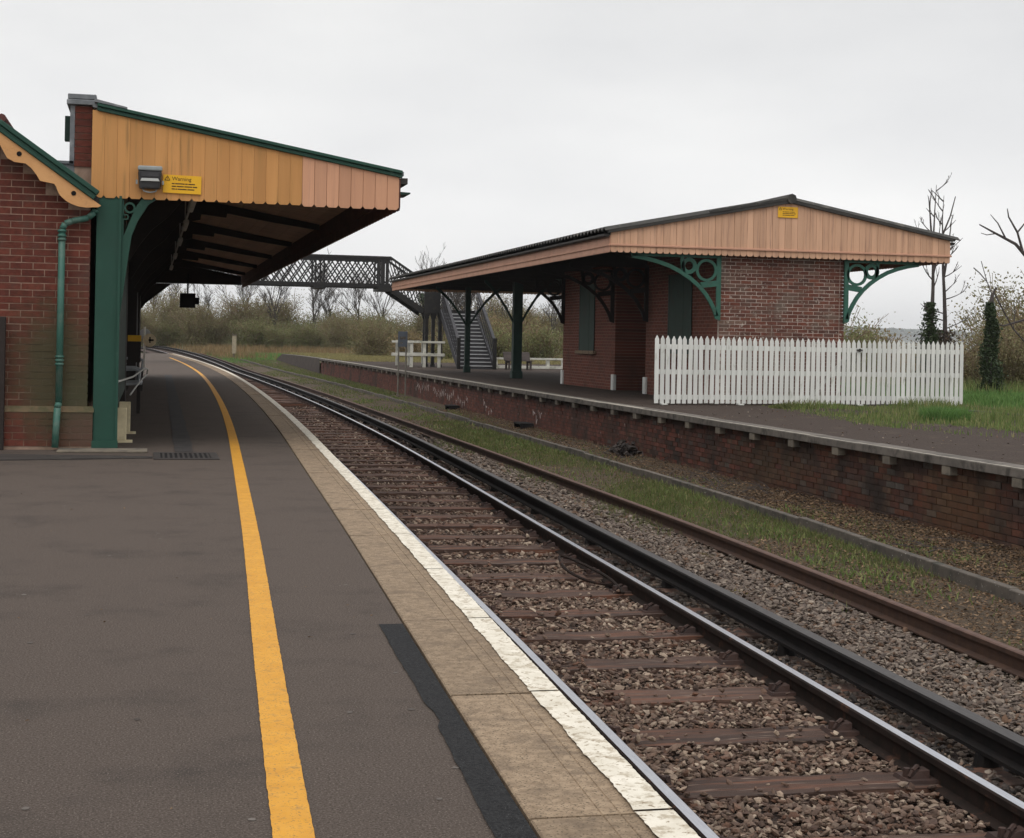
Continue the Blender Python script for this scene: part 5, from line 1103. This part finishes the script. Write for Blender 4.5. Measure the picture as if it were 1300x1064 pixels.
# second flight, coming down towards the camera
NS = 15
for k in range(NS):
    y1 = SYB+(SYT-SYB)*k/NS; y2 = SYB+(SYT-SYB)*(k+1)/NS; z = LZ*(k+1)/(NS+1)
    m = MB(); m.box((SX0+.05, y1, z-.035), (SX1-.05, y2+.03, z)); t = m.build('tread', 'stair_grey', fb)
    m = MB(); m.box((SX0+.05, y1+.012, z-LZ/(NS+1)+.001), (SX1-.05, y1+.03, z-.036)); m.build('riser', 'stair_grey', t)
    m = MB(); m.box((SX0+.06, y1-.012, z-.042), (SX1-.06, y1-.001, z+.004)); m.build('nosing', 'tread_nosing', t)
for xx in (SX0, SX1):
    m = MB(); m.hexa([(xx-.05, SYB-.1, -.02), (xx+.05, SYB-.1, -.02), (xx+.05, SYT, LZ-.35), (xx-.05, SYT, LZ-.35)], [(xx-.05, SYB-.1, .28), (xx+.05, SYB-.1, .28), (xx+.05, SYT, LZ+.02), (xx-.05, SYT, LZ+.02)]); m.build('stringer', 'stair_grey', fb)
    m = MB(); m.hexa([(xx-.06, SYB-.1, 1.16), (xx+.06, SYB-.1, 1.16), (xx+.06, SYT, LZ+1.05), (xx-.06, SYT, LZ+1.05)], [(xx-.06, SYB-.1, 1.28), (xx+.06, SYB-.1, 1.28), (xx+.06, SYT, LZ+1.17), (xx-.06, SYT, LZ+1.17)]); m.build('handrail', 'stair_grey', fb)
    m = MB(); m.box((xx-.075, SYB-.2, 0), (xx+.075, SYB-.05, 1.32)); m.box((xx-.09, SYB-.215, 1.321), (xx+.09, SYB-.035, 1.36)); m.build('newel_post', 'bridge_black', fb)
    for k in range(16):
        for s in (1, -1):
            y = SYB+.0+.26*k; ya, yb_ = (y, y+.55) if s > 0 else (y+.55, y)
            if max(ya, yb_) > SYT: continue
            zz = lambda q: (LZ-.26)*(q-SYB)/(SYT-SYB)
            m = MB(); m.tube((xx+.01*s, ya, .28+zz(ya)), (xx+.01*s, yb_, 1.17+zz(yb_)*1.0), .016, .016, 4); m.build('lattice_bar', 'stair_grey', fb)
# white post and rail fences by the stairs
def rail_fence(p0, p1, z1, z2, posts, label, pw2=.10):
    v = Vector((p1[0]-p0[0], p1[1]-p0[1], 0)); l = v.length; e = empty('rail_fence', (p0[0], p0[1], 0), label, 'fence', 'white rail fences around the footbridge stairs', None, (0, 0, math.atan2(v.y, v.x)))
    for z, h in ((z1, .09), (z2, .13)):
        m = MB(); m.box((0, -.025, z-h/2), (l, .025, z+h/2)); bevel(m.build('rail', 'white_fence_old', e), .006)
    for f_ in posts:
        m = MB(); m.box((f_*l-pw2/2, .026, 0), (f_*l+pw2/2, .026+pw2, z1+.04)); bevel(m.build('post', 'white_fence_old', e), .006)
rail_fence((10.45, 69.2), (12.85, 69.2), 1.13, .57, (.38, .62, .9), 'front white rail fence around the footbridge legs', .13)
rail_fence((11.3, 73.6), (13.2, 73.6), 1.15, .57, (.05, .35, .7), 'rear white rail fence behind the footbridge legs', .13)
rail_fence((14.9, 69.4), (19.6, 70.2), .46, .08, (.08, .3, .62, .78, .97), 'low white rail fence right of the stairs behind the bench', .14)
# bench by the canopy post
bn = empty('bench', (15.75, 67.2, 0), 'weathered wooden bench behind the thick green canopy post', 'bench', None, None, (0, 0, R(8)))
m = MB(); m.hexa([(-.62, .12, .42), (.62, .12, .42), (.62, .16, .42), (-.62, .16, .42)], [(-.62, .26, .78), (.62, .26, .78), (.62, .30, .78), (-.62, .30, .78)]); bevel(m.build('backrest', 'bench_wood', bn), .01)
for q in range(3): m = MB(); m.box((-.62, -.30+.14*q, .38), (.62, -.18+.14*q, .42)); bevel(m.build('seat_slat', 'bench_wood', bn), .006)
for s in (-.5, .5):
    m = MB(); m.box((s-.04, -.27, 0), (s+.04, -.2, .379)); m.box((s-.04, .12, 0), (s+.04, .19, .379)); m.box((s-.035, -.2, .30), (s+.035, .12, .378)); m.build('leg', 'bench_wood', bn)
# small two-post board on the ballast below the right platform
tb = empty('track_board', (9.25, 58.6, -.9), 'small grey board on two thin posts below the right platform edge', 'sign')
for x in (-.13, .15):
    m = MB(); m.tube((x, 0, 0), (x, 0, 2.45), .03, .03, 8); m.build('post', 'post_grey', tb)
m = MB(); m.box((-.17, -.05, 1.86), (.19, -.031, 2.43)); bevel(m.build('plate', 'seat_blue', tb), .006)
m = MB(); m.box((-.10, -.056, 2.14), (.12, -.0515, 2.24)); m.box((-.1, -.056, 1.98), (.02, -.0515, 2.02)); m.build('mark', 'trough_concrete', tb)
# pale lineside post beyond the platforms
lb = empty('lineside_post', (6.3, 122, rise(122)-1.0), 'pale concrete lineside post in the dry grass beyond the platforms', 'post')
m = MB(); m.box((-.15, -.2, .35), (.15, .2, 1.75)); bevel(m.build('box', 'trough_pale', lb), .02); m = MB(); m.box((-.08, -.08, 0), (.08, .08, .35)); m.build('leg', 'concrete', lb); m = MB(); m.box((-.19, -.24, 1.755), (.19, .24, 1.82)); m.build('lid', 'concrete', lb)

# ================================================================== VEGETATION
def branch_mesh(name, mats, seed, trunk_h, r0, spread, levels, kids, leaf=None, nleaf=0, leaf_s=.06, lean=(0, 0), up=.35, first=.35, wob=.12, ratio=(.5, .75), nseg=4, twist=.0, multi=1, minr=.006, sides=5, leafbox=None):
    rg = random.Random(seed); m = MB(); tips = []
    def grow(p, d, l, r, lev):
        pts = [p]; dd = d.copy(); ns = nseg if lev < 2 else 3
        for i in range(ns):
            dd = (dd+Vector((rg.uniform(-wob, wob), rg.uniform(-wob, wob), rg.uniform(-wob, wob)+up*.08))).normalized(); pts.append(pts[-1]+dd*(l/ns))
        for i, (a, b) in enumerate(zip(pts, pts[1:])):
            ra = r*(1-.55*i/ns); rb = r*(1-.55*(i+1)/ns)
            m.tube(a, b, max(ra, minr), max(rb, minr*.8), sides if lev < 1 else (4 if lev < 2 else 3), 0, False)
        if lev >= levels-1: tips.extend([(pts[-1], dd), (pts[-2], dd)])
        if lev >= levels: return
        for k in range(kids[min(lev, len(kids)-1)]):
            t = rg.uniform(first if lev == 0 else .2, 1.0); i = min(ns-1, int(t*ns)); q = pts[i].lerp(pts[i+1], t*ns-i)
            a = rg.uniform(0, 2*math.pi); s = rg.uniform(.5, 1.0)*spread
            nd = (dd+Vector((math.cos(a)*s, math.sin(a)*s, rg.uniform(-.1, .35)+up*.3))).normalized()
            grow(q, nd, l*rg.uniform(*ratio), r*(1-.55*t)*rg.uniform(.45, .7), lev+1)
    for q in range(multi):
        a = rg.uniform(0, 6.28); s = 0 if multi == 1 else rg.uniform(.1, .75)
        grow(Vector((math.cos(a)*s*.5, math.sin(a)*s*.5, 0)) if multi > 1 else Vector((0, 0, 0)), Vector((lean[0]+math.cos(a)*s*spread*.6, lean[1]+math.sin(a)*s*spread*.6, 1)).normalized(), trunk_h*(1 if multi == 1 else rg.uniform(.6, 1.05)), r0, 0)
    return m, tips
def leaf_cloud(name, P, size, mat, parent=None, only=False, seed=0):
    k = len(P); r = np.random.default_rng(seed); Q = np.array([(-1, -.45, 0), (.1, -.6, .1), (1, 0, 0), (.1, .6, .1)])
    V = np.repeat(Q[None], k, 0); V = np.einsum('kij,kvj->kvi', rotm(k), V)*(size*r.uniform(.6, 1.3, k))[:, None, None]+P[:, None, :]
    o = (np.arange(k)*4)[:, None]; F = np.concatenate([o+np.array([0, 1, 2]), o+np.array([0, 2, 3])])
    base = r.random(k)
    return np_mesh(name, V.reshape(-1, 3), F, mat, np.repeat(base, 4), only_mesh=True)
def with_rnd(me, seed=0):
    r = np.random.default_rng(seed); a = me.attributes.new('rnd', 'FLOAT', 'POINT'); a.data.foreach_set('value', np.repeat(r.random(len(me.vertices)//4+1), 4)[:len(me.vertices)].astype(np.float32)); return me
def bush(seed, h, w, leaf, nl, ls, twig='twig_brown', stems=16, lev=3):
    m, tips = branch_mesh('b', None, seed, h*.62, .03, .85, lev, (4, 4, 3), multi=stems, up=.3, first=.15, wob=.16, minr=.012, sides=4, ratio=(.45, .75))
    V = np.array(m.v); s = np.array([w/max(1e-3, np.ptp(V[:, 0])), w/max(1e-3, np.ptp(V[:, 1])), h/V[:, 2].max()]); m.v = [tuple(p) for p in V*s]
    tw = with_rnd(m.mesh('stems', twig), seed); r = np.random.default_rng(seed)
    T = np.array([tuple(t[0]) for t in tips])*s; idx = r.integers(0, len(T), nl); P = T[idx]+r.normal(0, 1, (nl, 3))*np.array([.22, .22, .2])*h*.28
    lo = r.random(nl) < .3; P[lo, 2] *= r.uniform(.1, .8, lo.sum()); P[:, 2] = np.abs(P[:, 2]-.05)+.05
    return tw, leaf_cloud('foliage', P, ls, leaf, seed=seed)
def plant(name, meshes, loc, rotz, sc, label, cat, group=None):
    e = empty(name, loc, label, cat, group, None, (0, 0, rotz)); e.scale = sc if isinstance(sc, tuple) else (sc, sc, sc)
    for nm, me in meshes: put(nm, me, e)
    return e
def gz0(x, y): return -1.1+rise(y)
olive = [bush(100+i, 4.6, 5.0, 'leaf_olive', 15000, .05, stems=22) for i in range(4)]
green = [bush(200+i, 3.6, 4.6, 'leaf_green', 13000, .055) for i in range(2)]
yell = [bush(300+i, 3.4, 3.8, 'leaf_yellow', 6500, .055, stems=22) for i in range(2)]
rust = [bush(400+i, 2.2, 4.0, 'leaf_rust', 5200, .07) for i in range(2)]
# thicket behind the far end of the line: many shrubs, each one its own
rg = random.Random(77)
place = []
words = ['olive', 'brown green', 'dense', 'loose', 'broad', 'ragged', 'dull green', 'twiggy']
thk = []
for row, (yb, hs) in enumerate(((156, .98), (165, 1.2))):
    x = -4.0
    while x < 46:
        thk.append((x+rg.uniform(-.6, .6), yb+rg.uniform(-3, 3)-(x*.28), hs*rg.uniform(.85, 1.15), row)); x += 2.7
for i, (x, y, s, row) in enumerate(thk):
    v = olive[rg.randrange(4)] if rg.random() < .72 else green[rg.randrange(2)]
    plant('shrub', (('stems', v[0]), ('foliage', v[1])), (x, y, gz0(x, y)), rg.uniform(0, 6.28), (s*1.1, s*1.1, s*rg.uniform(.92, 1.1)),
          'leafy olive brown shrub in the front rank of the far thicket' if row == 0 else 'taller olive brown shrub in the rear rank of the far thicket', 'shrub', 'front rank shrubs of the far thicket' if row == 0 else 'rear rank shrubs of the far thicket')
# bare trees standing out of the thicket
def tree_mesh(seed, h, r, lev=4, kids=(7, 5, 4, 3), **k):
    m, tips = branch_mesh('t', None, seed, h*.72, r, .8, lev, kids, up=.5, wob=.10, minr=k.pop('minr', .016), ratio=(.42, .68), nseg=6, **k)
    return m.mesh('trunk', 'bark'), tips
tms = [tree_mesh(500+i, 8.0, .16) for i in range(4)]
ivt = []
for i, (x, y, h) in enumerate(((2.0, 168, 1.0), (6, 171, .85), (9.5, 160, 1.1), (12.5, 158, 1.05), (15.6, 157, 1.12), (17.6, 160, .95), (20.5, 155, 1.1), (23.0, 158, 1.05), (26.0, 152, 1.2), (28.5, 154, 1.0), (31.0, 150, 1.05), (34, 150, .85), (37.5, 146, .9), (-1.5, 178, 1.2), (-4.5, 182, 1.3), (-7, 176, 1.15), (0.5, 186, 1.25))):
    h *= .80
    iv = i in (8, 9)
    e = plant('bare_tree', (('trunk', tms[i % 4][0]),), (x, y, gz0(x, y)), i*1.7, h, 'bare tree with ivy on its trunk rising above the thicket by the bridge' if iv else 'leafless bare tree rising above the far thicket', 'tree', 'ivy clad trees above the far thicket' if iv else 'leafless trees above the far thicket')
    if iv:
        r = np.random.default_rng(i); k = 2600; P = np.stack([r.normal(0, .35, k), r.normal(0, .35, k), r.uniform(2.4, 6.2, k)], 1)*np.array([1, 1, 1]); put('ivy', leaf_cloud('ivy', P, .08, 'ivy', seed=i), e)
# dry grass at the thicket foot, and grass on the far platform top
Yv = RNG.uniform(120, 154, 30000); X = RNG.uniform(-3, 42, 30000); k = (X > rusty(np.minimum(Yv, 150))+.6) & ~((X > 8.5) & (Yv < 121)); X, Yv = X[k], Yv[k]
k = patchy(X, Yv, .25, 31) > RNG.normal(-.2, .5, len(X)); X, Yv = X[k], Yv[k]
blades('dry_grass', X, Yv, -1.12+rise(Yv), RNG.uniform(.25, .85, len(X)), RNG.uniform(.03, .06, len(X)), 'dry_grass', 'tall orange brown dry grass along the foot of the far thicket', .5)
Yv = RNG.uniform(84, 116, 26000); X = redge(Yv)+.5+RNG.random(len(Yv))**1.3*14; blades('grass', X, Yv, np.zeros(len(X)), RNG.uniform(.05, .18, len(X)), RNG.uniform(.025, .04, len(X)), 'grass_yellow', 'yellow green grass covering the far end of the right platform', .6)
Yv = RNG.uniform(112, 135, 14000); X = RNG.uniform(4.5, 12, 14000); k = X > rusty(Yv)+.5; X, Yv = X[k], Yv[k]; blades('grass', X, Yv, -1.1+rise(Yv), RNG.uniform(.1, .3, len(X)), RNG.uniform(.025, .04, len(X)), 'grass_lush', 'green grass beyond the end of the right platform ramp', .6)
# shrubs behind the footbridge and the platform building
for i, (x, y, s, kd, lab) in enumerate(((21.5, 98, 1.12, 'g', 'broad green willow bush behind the low white fence, next to the brick building'), (18.6, 96, .9, 'g', 'smaller green bush behind the thick canopy post'), (24.6, 100, 1.1, 'g', 'green bush hidden partly by the far corner of the brick building'),
                                        (22.5, 106, 1.45, 'y', 'tall yellow twiggy bush above the green willow bush'), (25.5, 108, 1.4, 'y', 'yellow twiggy bush nearest the far building corner'), (17.0, 104, 1.0, 'y', 'pale twiggy bush seen right of the stairs'),
                                        (15.0, 108, .95, 'o', 'olive bush seen through the footbridge stairs'), (19.8, 110, 1.0, 'y', 'yellow twiggy bush between the stairs and the thick post'))):
    v = {'g': green, 'y': yell, 'o': olive}[kd][i % 2]
    plant('bush', (('stems', v[0]), ('foliage', v[1])), (x, y, -1.1), i*1.3, s, lab, 'bush')
for i, (x, y, h, lab) in enumerate(((16.9, 92, .62, 'thin bare tree nearest the right stair handrail'), (18.2, 94, .68, 'thin bare tree midway between stairs and thick post'), (19.4, 99, .7, 'bare tree just left of the thick canopy post'))):
    plant('bare_tree', (('trunk', tms[(i+1) % 4][0]),), (x, y, -1.1), i*2.2, (h*.7, h*.7, h), lab, 'tree')
# right-hand side: two dead trees, an ivy trunk, bushes and bare branches
def limb(m, pts, r0, r1):
    for i, (a, b) in enumerate(zip(pts, pts[1:])):
        ra = r0+(r1-r0)*i/(len(pts)-1); rb = r0+(r1-r0)*(i+1)/(len(pts)-1); m.tube(a, b, ra, rb, 6, 0, False)
def dead(seed, h, side, nb_, lo, forks):  # dead tree: leader, side branches and fine twigs
    rg = random.Random(seed); m = MB(); P = [Vector((0, 0, 0))]; x = 0
    for i in range(1, 9): x += rg.uniform(-.07, .08); P.append(Vector((x, rg.uniform(-.03, .03), h*i/8)))
    limb(m, P, .09, .006)
    def at(z): i = min(7, int(z/h*8)); return P[i].lerp(P[i+1], z/h*8-i)
    def br(p, d, l, r, lev):
        Q = [p]; dd = d.copy()
        for i in range(4): dd = (dd+Vector((rg.uniform(-.13, .13), rg.uniform(-.13, .13), rg.uniform(-.02, .16)))).normalized(); Q.append(Q[-1]+dd*l/4)
        limb(m, Q, max(r, .005), max(.0035, r*.3))
        if lev: 
            for _ in range(rg.choice((1, 2, 2))): i = rg.randint(1, 3); br(Q[i], (dd+Vector((rg.uniform(-.5, .5), rg.uniform(-.4, .4), rg.uniform(.0, .5)))).normalized(), l*rg.uniform(.35, .6), r*.55, lev-1)
    for k in range(nb_):
        z = lo+(h-lo)*(k+rg.random())/nb_; s = side if rg.random() < .72 else -side
        br(at(min(z, h*.97)), Vector((s*rg.uniform(.6, 1), rg.uniform(-.5, .5), rg.uniform(.35, .9)*(1 if z > h*.5 else .45))).normalized(), rg.uniform(.45, .95)*(1.25-z/h*.65), .02, 3)
    for (z, dx, l) in forks: br(at(z), Vector((dx, 0, 1)).normalized(), l, .04, 3)
    return m.mesh('trunk', 'bark_dead')
dt1 = dead(901, 5.75, -1, 9, 2.2, ((3.3, .22, 2.2), (3.9, -.25, 1.5))); dt2 = dead(907, 5.5, 1, 13, 1.6, ((3.2, .3, 1.6),))
e1 = plant('dead_tree', (('trunk', dt1),), (23.45, 44.5, -.1), 0, 1.12, 'left one of two dead bare trees, clothed in ivy low down', 'tree')
e2 = plant('dead_tree', (('trunk', dt2),), (24.2, 44.9, -.1), 0, 1.12, 'right one of two dead bare trees, with branches out to the right', 'tree')
r = np.random.default_rng(5); k = 2600; hh = r.uniform(.2, 2.5, k); P = np.stack([r.normal(0, .16, k)*(1.4-hh*.4), r.normal(0, .16, k)*(1.4-hh*.4), hh], 1); put('ivy', leaf_cloud('ivy', P, .045, 'ivy', seed=1), e1)
k = 1800; hh = r.uniform(.2, 1.75, k); P = np.stack([r.normal(-.2, .26, k), r.normal(0, .2, k), hh], 1); put('ivy', leaf_cloud('ivy', P, .05, 'ivy_dead', seed=2), e2)
m = MB(); tt = [(0, 0, 0), (-.02, 0, 1.0), (-.05, .02, 1.9), (-.03, 0, 2.7), (.0, 0, 3.0)]
for (a, b, ra, rb) in zip(tt, tt[1:], (.17, .14, .11, .08), (.14, .11, .08, .05)): m.tube(a, b, ra, rb, 8, 0, False)
m.path([(0, 0, 2.95), (-.18, 0, 3.35), (-.42, 0, 3.6), (-.62, 0, 3.75)], .016, 5); m.path([(-.18, 0, 3.35), (-.3, 0, 3.7), (-.38, 0, 3.95)], .012, 5); m.path([(.0, 0, 3.0), (.12, 0, 3.2)], .03, 5)
m.path([(.05, 0, 3.05), (.35, 0, 2.55), (.7, 0, 2.0), (1.2, 0, 1.5), (1.7, 0, 1.1)], .024, 5); m.path([(.35, 0, 2.55), (.6, .1, 2.65)], .012, 5); m.path([(.7, 0, 2.0), (.8, .1, 2.5), (.75, .1, 2.8)], .014, 5); m.path([(-.1, 0, 2.2), (-.35, 0, 2.3), (-.4, 0, 2.45)], .012, 5)
e3 = plant('ivy_tree', (('trunk', m.mesh('trunk', 'bark_dead')),), (23.9, 41.6, -.1), 0, 1, 'short broken trunk sheathed in dark ivy right of the fence', 'tree')
k = 6500; hh = r.uniform(.0, 2.75, k); aa = r.uniform(0, 6.28, k); rad = (.33-.085*hh)*(r.uniform(.6, 1.15, k)+(r.random(k) < .12)*r.uniform(.1, .5, k))*(1+.28*np.sin(hh*4.3+aa*1.0)+.12*np.sin(hh*11+2*aa)); P = np.stack([np.cos(aa)*rad-.03*hh/2, np.sin(aa)*rad, hh], 1); put('ivy', leaf_cloud('ivy', P, .04, 'ivy', seed=3), e3)
m = MB()
limb_ = limb
def limb(pts, r0, r1): limb_(m, pts, r0*1.35, r1*1.3)
limb([(0, 0, 0), (-.1, 0, 1.5), (.05, 0, 3.0), (-.2, 0, 3.9), (-.5, 0, 4.25)], .12, .05)
limb([(-.5, 0, 4.25), (-1.0, 0, 4.75), (-1.6, .1, 5.05), (-2.15, .1, 5.3)], .045, .014); limb([(-.75, 0, 4.5), (-.95, 0, 5.1), (-1.25, 0, 5.55), (-1.3, 0, 5.8)], .03, .01); limb([(-.95, 0, 5.1), (-.7, 0, 5.4), (-.45, 0, 5.5)], .02, .008); limb([(-1.3, .05, 4.9), (-1.6, 0, 5.35), (-1.85, 0, 5.6)], .02, .007); limb([(-.2, 0, 3.9), (.1, 0, 4.6), (.0, 0, 5.4)], .05, .02); limb([(-1.6, .1, 5.05), (-1.9, .1, 5.0), (-2.1, .1, 5.05)], .014, .006); limb([(.05, 0, 3.0), (-.6, .1, 2.5), (-1.3, .1, 2.3), (-1.9, 0, 2.45)], .04, .012)
plant('bare_tree', (('trunk', m.mesh('trunk', 'bark_dead')),), (26.15, 42.5, -.3), 0, 1, 'bare tree reaching in from the right edge with forked branches', 'tree')
for i, (x, y, s, kd, lab) in enumerate(((28.6, 48.5, 1.1, 'y', 'tall pale brown bush at the right edge of the picture'), (26.6, 46, .72, 'o', 'olive bush just right of the ivy trunk'), (31.5, 52, 1.05, 'y', 'yellow brown bush behind the right edge bushes'), (25.3, 49.5, .62, 'r', 'rust coloured bracken between the fence end and the ivy trunk'),
                                        (28.2, 45.2, .7, 'o', 'low olive bush in front of the pale brown bush'), (23.6, 50.5, .6, 'r', 'rust brown bracken behind the fence end'), (27.6, 51.5, .95, 'r', 'rust brown bush rising behind the ivy trunk'), (30.6, 47.0, 1.0, 'o', 'large olive brown bush filling the right edge above the grass'), (26.2, 47.8, .8, 'y', 'pale brown bush directly behind the ivy trunk'), (33.0, 55.0, 1.2, 'o', 'tall olive bush farthest back at the right edge'))):
    v = {'y': yell, 'o': olive, 'r': rust}[kd][i % 2]
    plant('bush', (('stems', v[0]), ('foliage', v[1])), (x, y, -.9), i*1.1, s, lab, 'bush')
for i, (x, y, s, kd, lab) in enumerate(((30.4, 66, 1.22, 'g', 'green bush behind the right corner of the brick end wall'), (32.6, 68, 1.2, 'y', 'pale twiggy bush next to the brick end wall corner'), (36.3, 74, .95, 'y', 'low twiggy bush behind the middle of the fence'), (40.2, 78, .62, 'o', 'low olive bush left of the two dead trees'))):
    v = {'g': green, 'y': yell, 'o': olive}[kd][i % 2]
    plant('bush', (('stems', v[0]), ('foliage', v[1])), (x, y, -1.2), i*1.9, s, lab, 'bush')
Yv = RNG.uniform(40, 49, 9000); X = RNG.uniform(22.5, 34, 9000); blades('dry_grass', X, Yv, -.1-np.maximum(0, X-24)*.03, RNG.uniform(.2, .6, len(X)), RNG.uniform(.015, .03, len(X)), 'grass_blade', 'long rank grass below the bushes at the right edge', .6)

# ================================================================== HILLS AND HAZE
V = []; F = []; xs = np.linspace(-2400, 5000, 110); rws = 12; KH = 3.35
hr = np.random.default_rng(4)
def hz_(x): x = x/KH; return KH*(.25+.75/(1+math.exp(-(x-330)/50)))*(15+3.5*math.sin(x*.006+1.)+2.4*math.sin(x*.017+.4)+1.0*math.sin(x*.05))
def hill_z(x, t): return -1.2+(hz_(x)+1.2)*math.sin(t*math.pi*.62)**1.4
for j in range(rws):
    t = j/(rws-1)
    for x in xs: V.append((x, 2550+t*1070, hill_z(x, t)+hr.uniform(-.6, .8)*(1 if t > .2 else 0)))
nx = len(xs)
for j in range(rws-1):
    for i in range(nx-1): F.append((j*nx+i, j*nx+i+1, (j+1)*nx+i+1, (j+1)*nx+i))
np_mesh('hills', V, F, 'hill_field', kind='structure', smooth=True)
# woods that give the hill its soft broken skyline
hk = 6000; X = hr.uniform(900, 2900, hk); t = hr.choice([.45, .6, .72, .80, .84], hk)+hr.normal(0, .008, hk)
Z = np.array([hill_z(x, q) for x, q in zip(X, t)])
stones('hill_trees', X, 2550+t*1070, Z+1.2, hr.uniform(2.5, 7, hk), 'ivy', 'far off woods along the top of the hazy hill')

hzm = bpy.data.materials.new('haze_air'); hzm.use_nodes = True; ns = hzm.node_tree.nodes; ns.clear()
o_ = ns.new('ShaderNodeOutputMaterial'); pv = ns.new('ShaderNodeVolumePrincipled'); pv.inputs['Color'].default_value = (.93, .95, .98, 1); pv.inputs['Density'].default_value = .0002; pv.inputs['Anisotropy'].default_value = .1
hzm.node_tree.links.new(pv.outputs[0], o_.inputs['Volume']); MATS['haze_air'] = hzm
m = MB(); m.box((-3200, -150, -4), (5600, 4200, 90)); m.build('haze', 'haze_air', kind='stuff')
